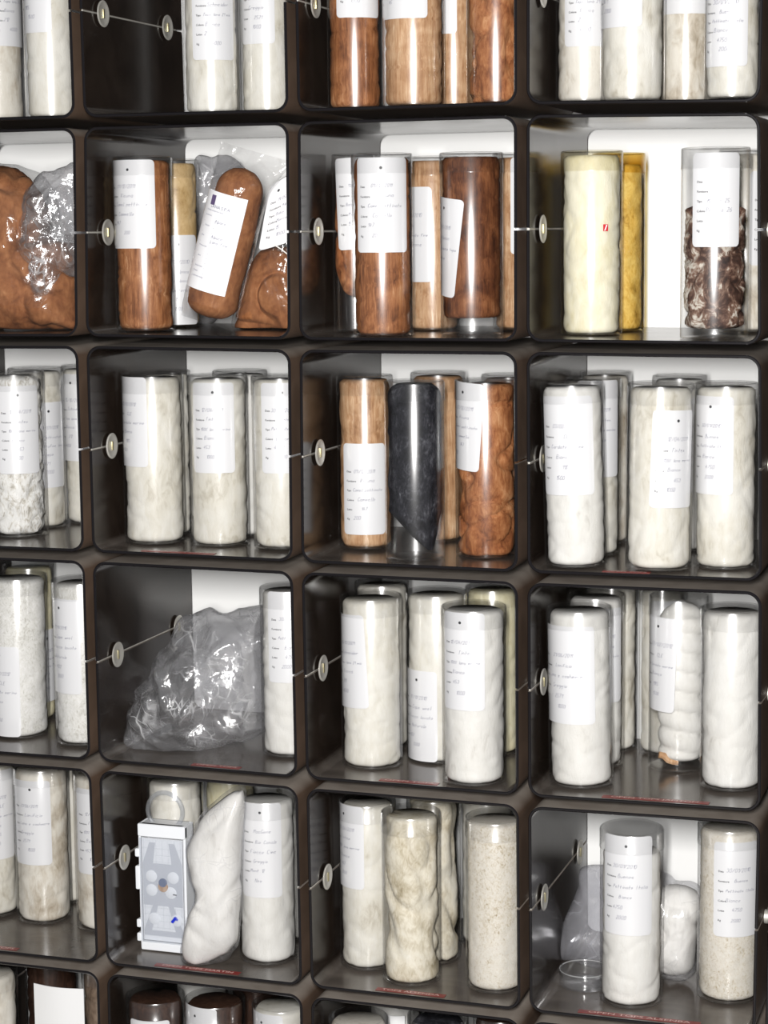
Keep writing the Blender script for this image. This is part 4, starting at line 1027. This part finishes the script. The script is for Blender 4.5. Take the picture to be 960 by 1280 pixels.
for x, z in ((-.017, .106), (.016, .106), (-.017, .086), (.012, .084), (-.014, .045), (.020, .045)):
    disc('round_pad', x, z, .0085, M['disc'])
disc('round_pad', .0005, .098, .0062, M['slate'], .0030)
disc('round_pad', .0005, .092, .0075, W['tan'], .0020)
mb = MB(); tube_path(mb, [(.014, yi-.003, .043), (.020, yi-.003, .050)], .0022, 8); tube_path(mb, [(.0165, yi-.003, .0495), (.0225, yi-.003, .0465)], .0014, 8)
mb.build('blue_pin', M['blue'], root)
mb = MB(); tube_path(mb, [(.016, yi-.002, .0825), (.021, yi-.002, .0822)], .0008, 6); mb.build('dark_pin', M['print'], root)
# ring handle
mb = MB(); rc = K_['ring']
tube_path(mb, [(K_['ringx']+rc*math.cos(2*math.pi*i/40), .002, hh+rc*.62+rc*math.sin(2*math.pi*i/40)) for i in range(40)], .0032, 10, 0, True)
mb.build('ring_handle', M['case'], root)

# ------------------------------------------------------------------ petri dish
D_ = DISH
root = empty('petri_dish', (D_['x'], D_['y'], D_['z']))
tag(root, 'small shallow clear round dish at the front left of the fifth-row right-hand compartment', 'dish')
mb = MB(); r_ = D_['r']; hd = D_['h']
lathe(mb, [(0, .0008), (r_-.004, .0008), (r_-.002, .0002), (r_-.0004, .0009), (r_, .0025), (r_, hd-.0012), (r_+.0004, hd-.0006), (r_-.0002, hd), (r_-.0016, hd), (r_-.0020, hd-.0008), (r_-.0014, hd-.002), (r_-.0014, .003), (r_-.003, .0020), (0, .0020)], 56)
mb.build('dish_body', M['dish'], root, True, 50)
mb = MB(); tube_path(mb, [((r_-.0008)*math.cos(2*math.pi*i/64), (r_-.0008)*math.sin(2*math.pi*i/64), hd) for i in range(64)], .0009, 8, 0, True)
mb.build('dish_rim', M['lip'], root, True, 60)

# ------------------------------------------------------------------ white cards
for (x, y, z, w, hh, lab) in CARDS:
    root = empty('white_card', (x, y, z))
    tag(root, lab, 'card', 'plain white cards')
    mb = MB()
    n = 12
    V = []; Fc = []
    for s, yo in ((0, 0), (1, .0012)):
        for i in range(n+1):
            u = i/n
            yy = .006*math.cos((u-.5)*math.pi)*-1+yo
            V += [(-w/2+w*u, yy, .0004), (-w/2+w*u, yy, hh)]
    o2 = 2*(n+1)
    for i in range(n):
        a0 = 2*i
        Fc += [(a0, a0+2, a0+3, a0+1), (o2+a0+1, o2+a0+3, o2+a0+2, o2+a0), (a0+1, a0+3, o2+a0+3, o2+a0+1), (a0+2, a0, o2+a0, o2+a0+2)]
    Fc += [(0, 1, o2+1, o2), (2*n+1, 2*n, o2+2*n, o2+2*n+1)]
    mb.add(V, Fc); mb.build('card_sheet', M['card'], root, True, 40)

# ------------------------------------------------------------------ light, world, camera
ld = bpy.data.lights.new('flash', 'AREA'); ld.shape = 'RECTANGLE'; ld.size = .07; ld.size_y = .40
ld.energy = FLASH; ld.color = (1.0, .985, .965)
lo = bpy.data.objects.new('flash', ld); C.objects.link(lo)
lp = Vector(CAM['loc'])+Vector((-.085, .05, .10))
lo.location = lp
tgt = Vector((.02, 0, CAM['loc'][2]-.45))
lo.rotation_euler = (tgt-lp).to_track_quat('-Z', 'Y').to_euler()
wd = bpy.data.worlds.new('room_light'); SC.world = wd; wd.use_nodes = True
bg = wd.node_tree.nodes['Background']; bg.inputs[0].default_value = (.95, .97, 1, 1); bg.inputs[1].default_value = AMB
cam = bpy.data.cameras.new('camera'); co = bpy.data.objects.new('camera', cam); C.objects.link(co)
cam.sensor_fit = 'VERTICAL'; cam.sensor_height = 36; cam.sensor_width = 27
cam.lens = CAM['f']/1280*36; cam.clip_start = .05
co.matrix_world = Matrix(CAM['m'])
SC.camera = co
SC.view_settings.view_transform = 'Standard'; SC.view_settings.look = 'None'
SC.view_settings.exposure = EXPO; SC.view_settings.gamma = 1; SC.view_settings.use_curve_mapping = False
SC.cycles.transparent_max_bounces = 32; SC.cycles.max_bounces = 10
SC.cycles.caustics_reflective = False; SC.cycles.caustics_refractive = False
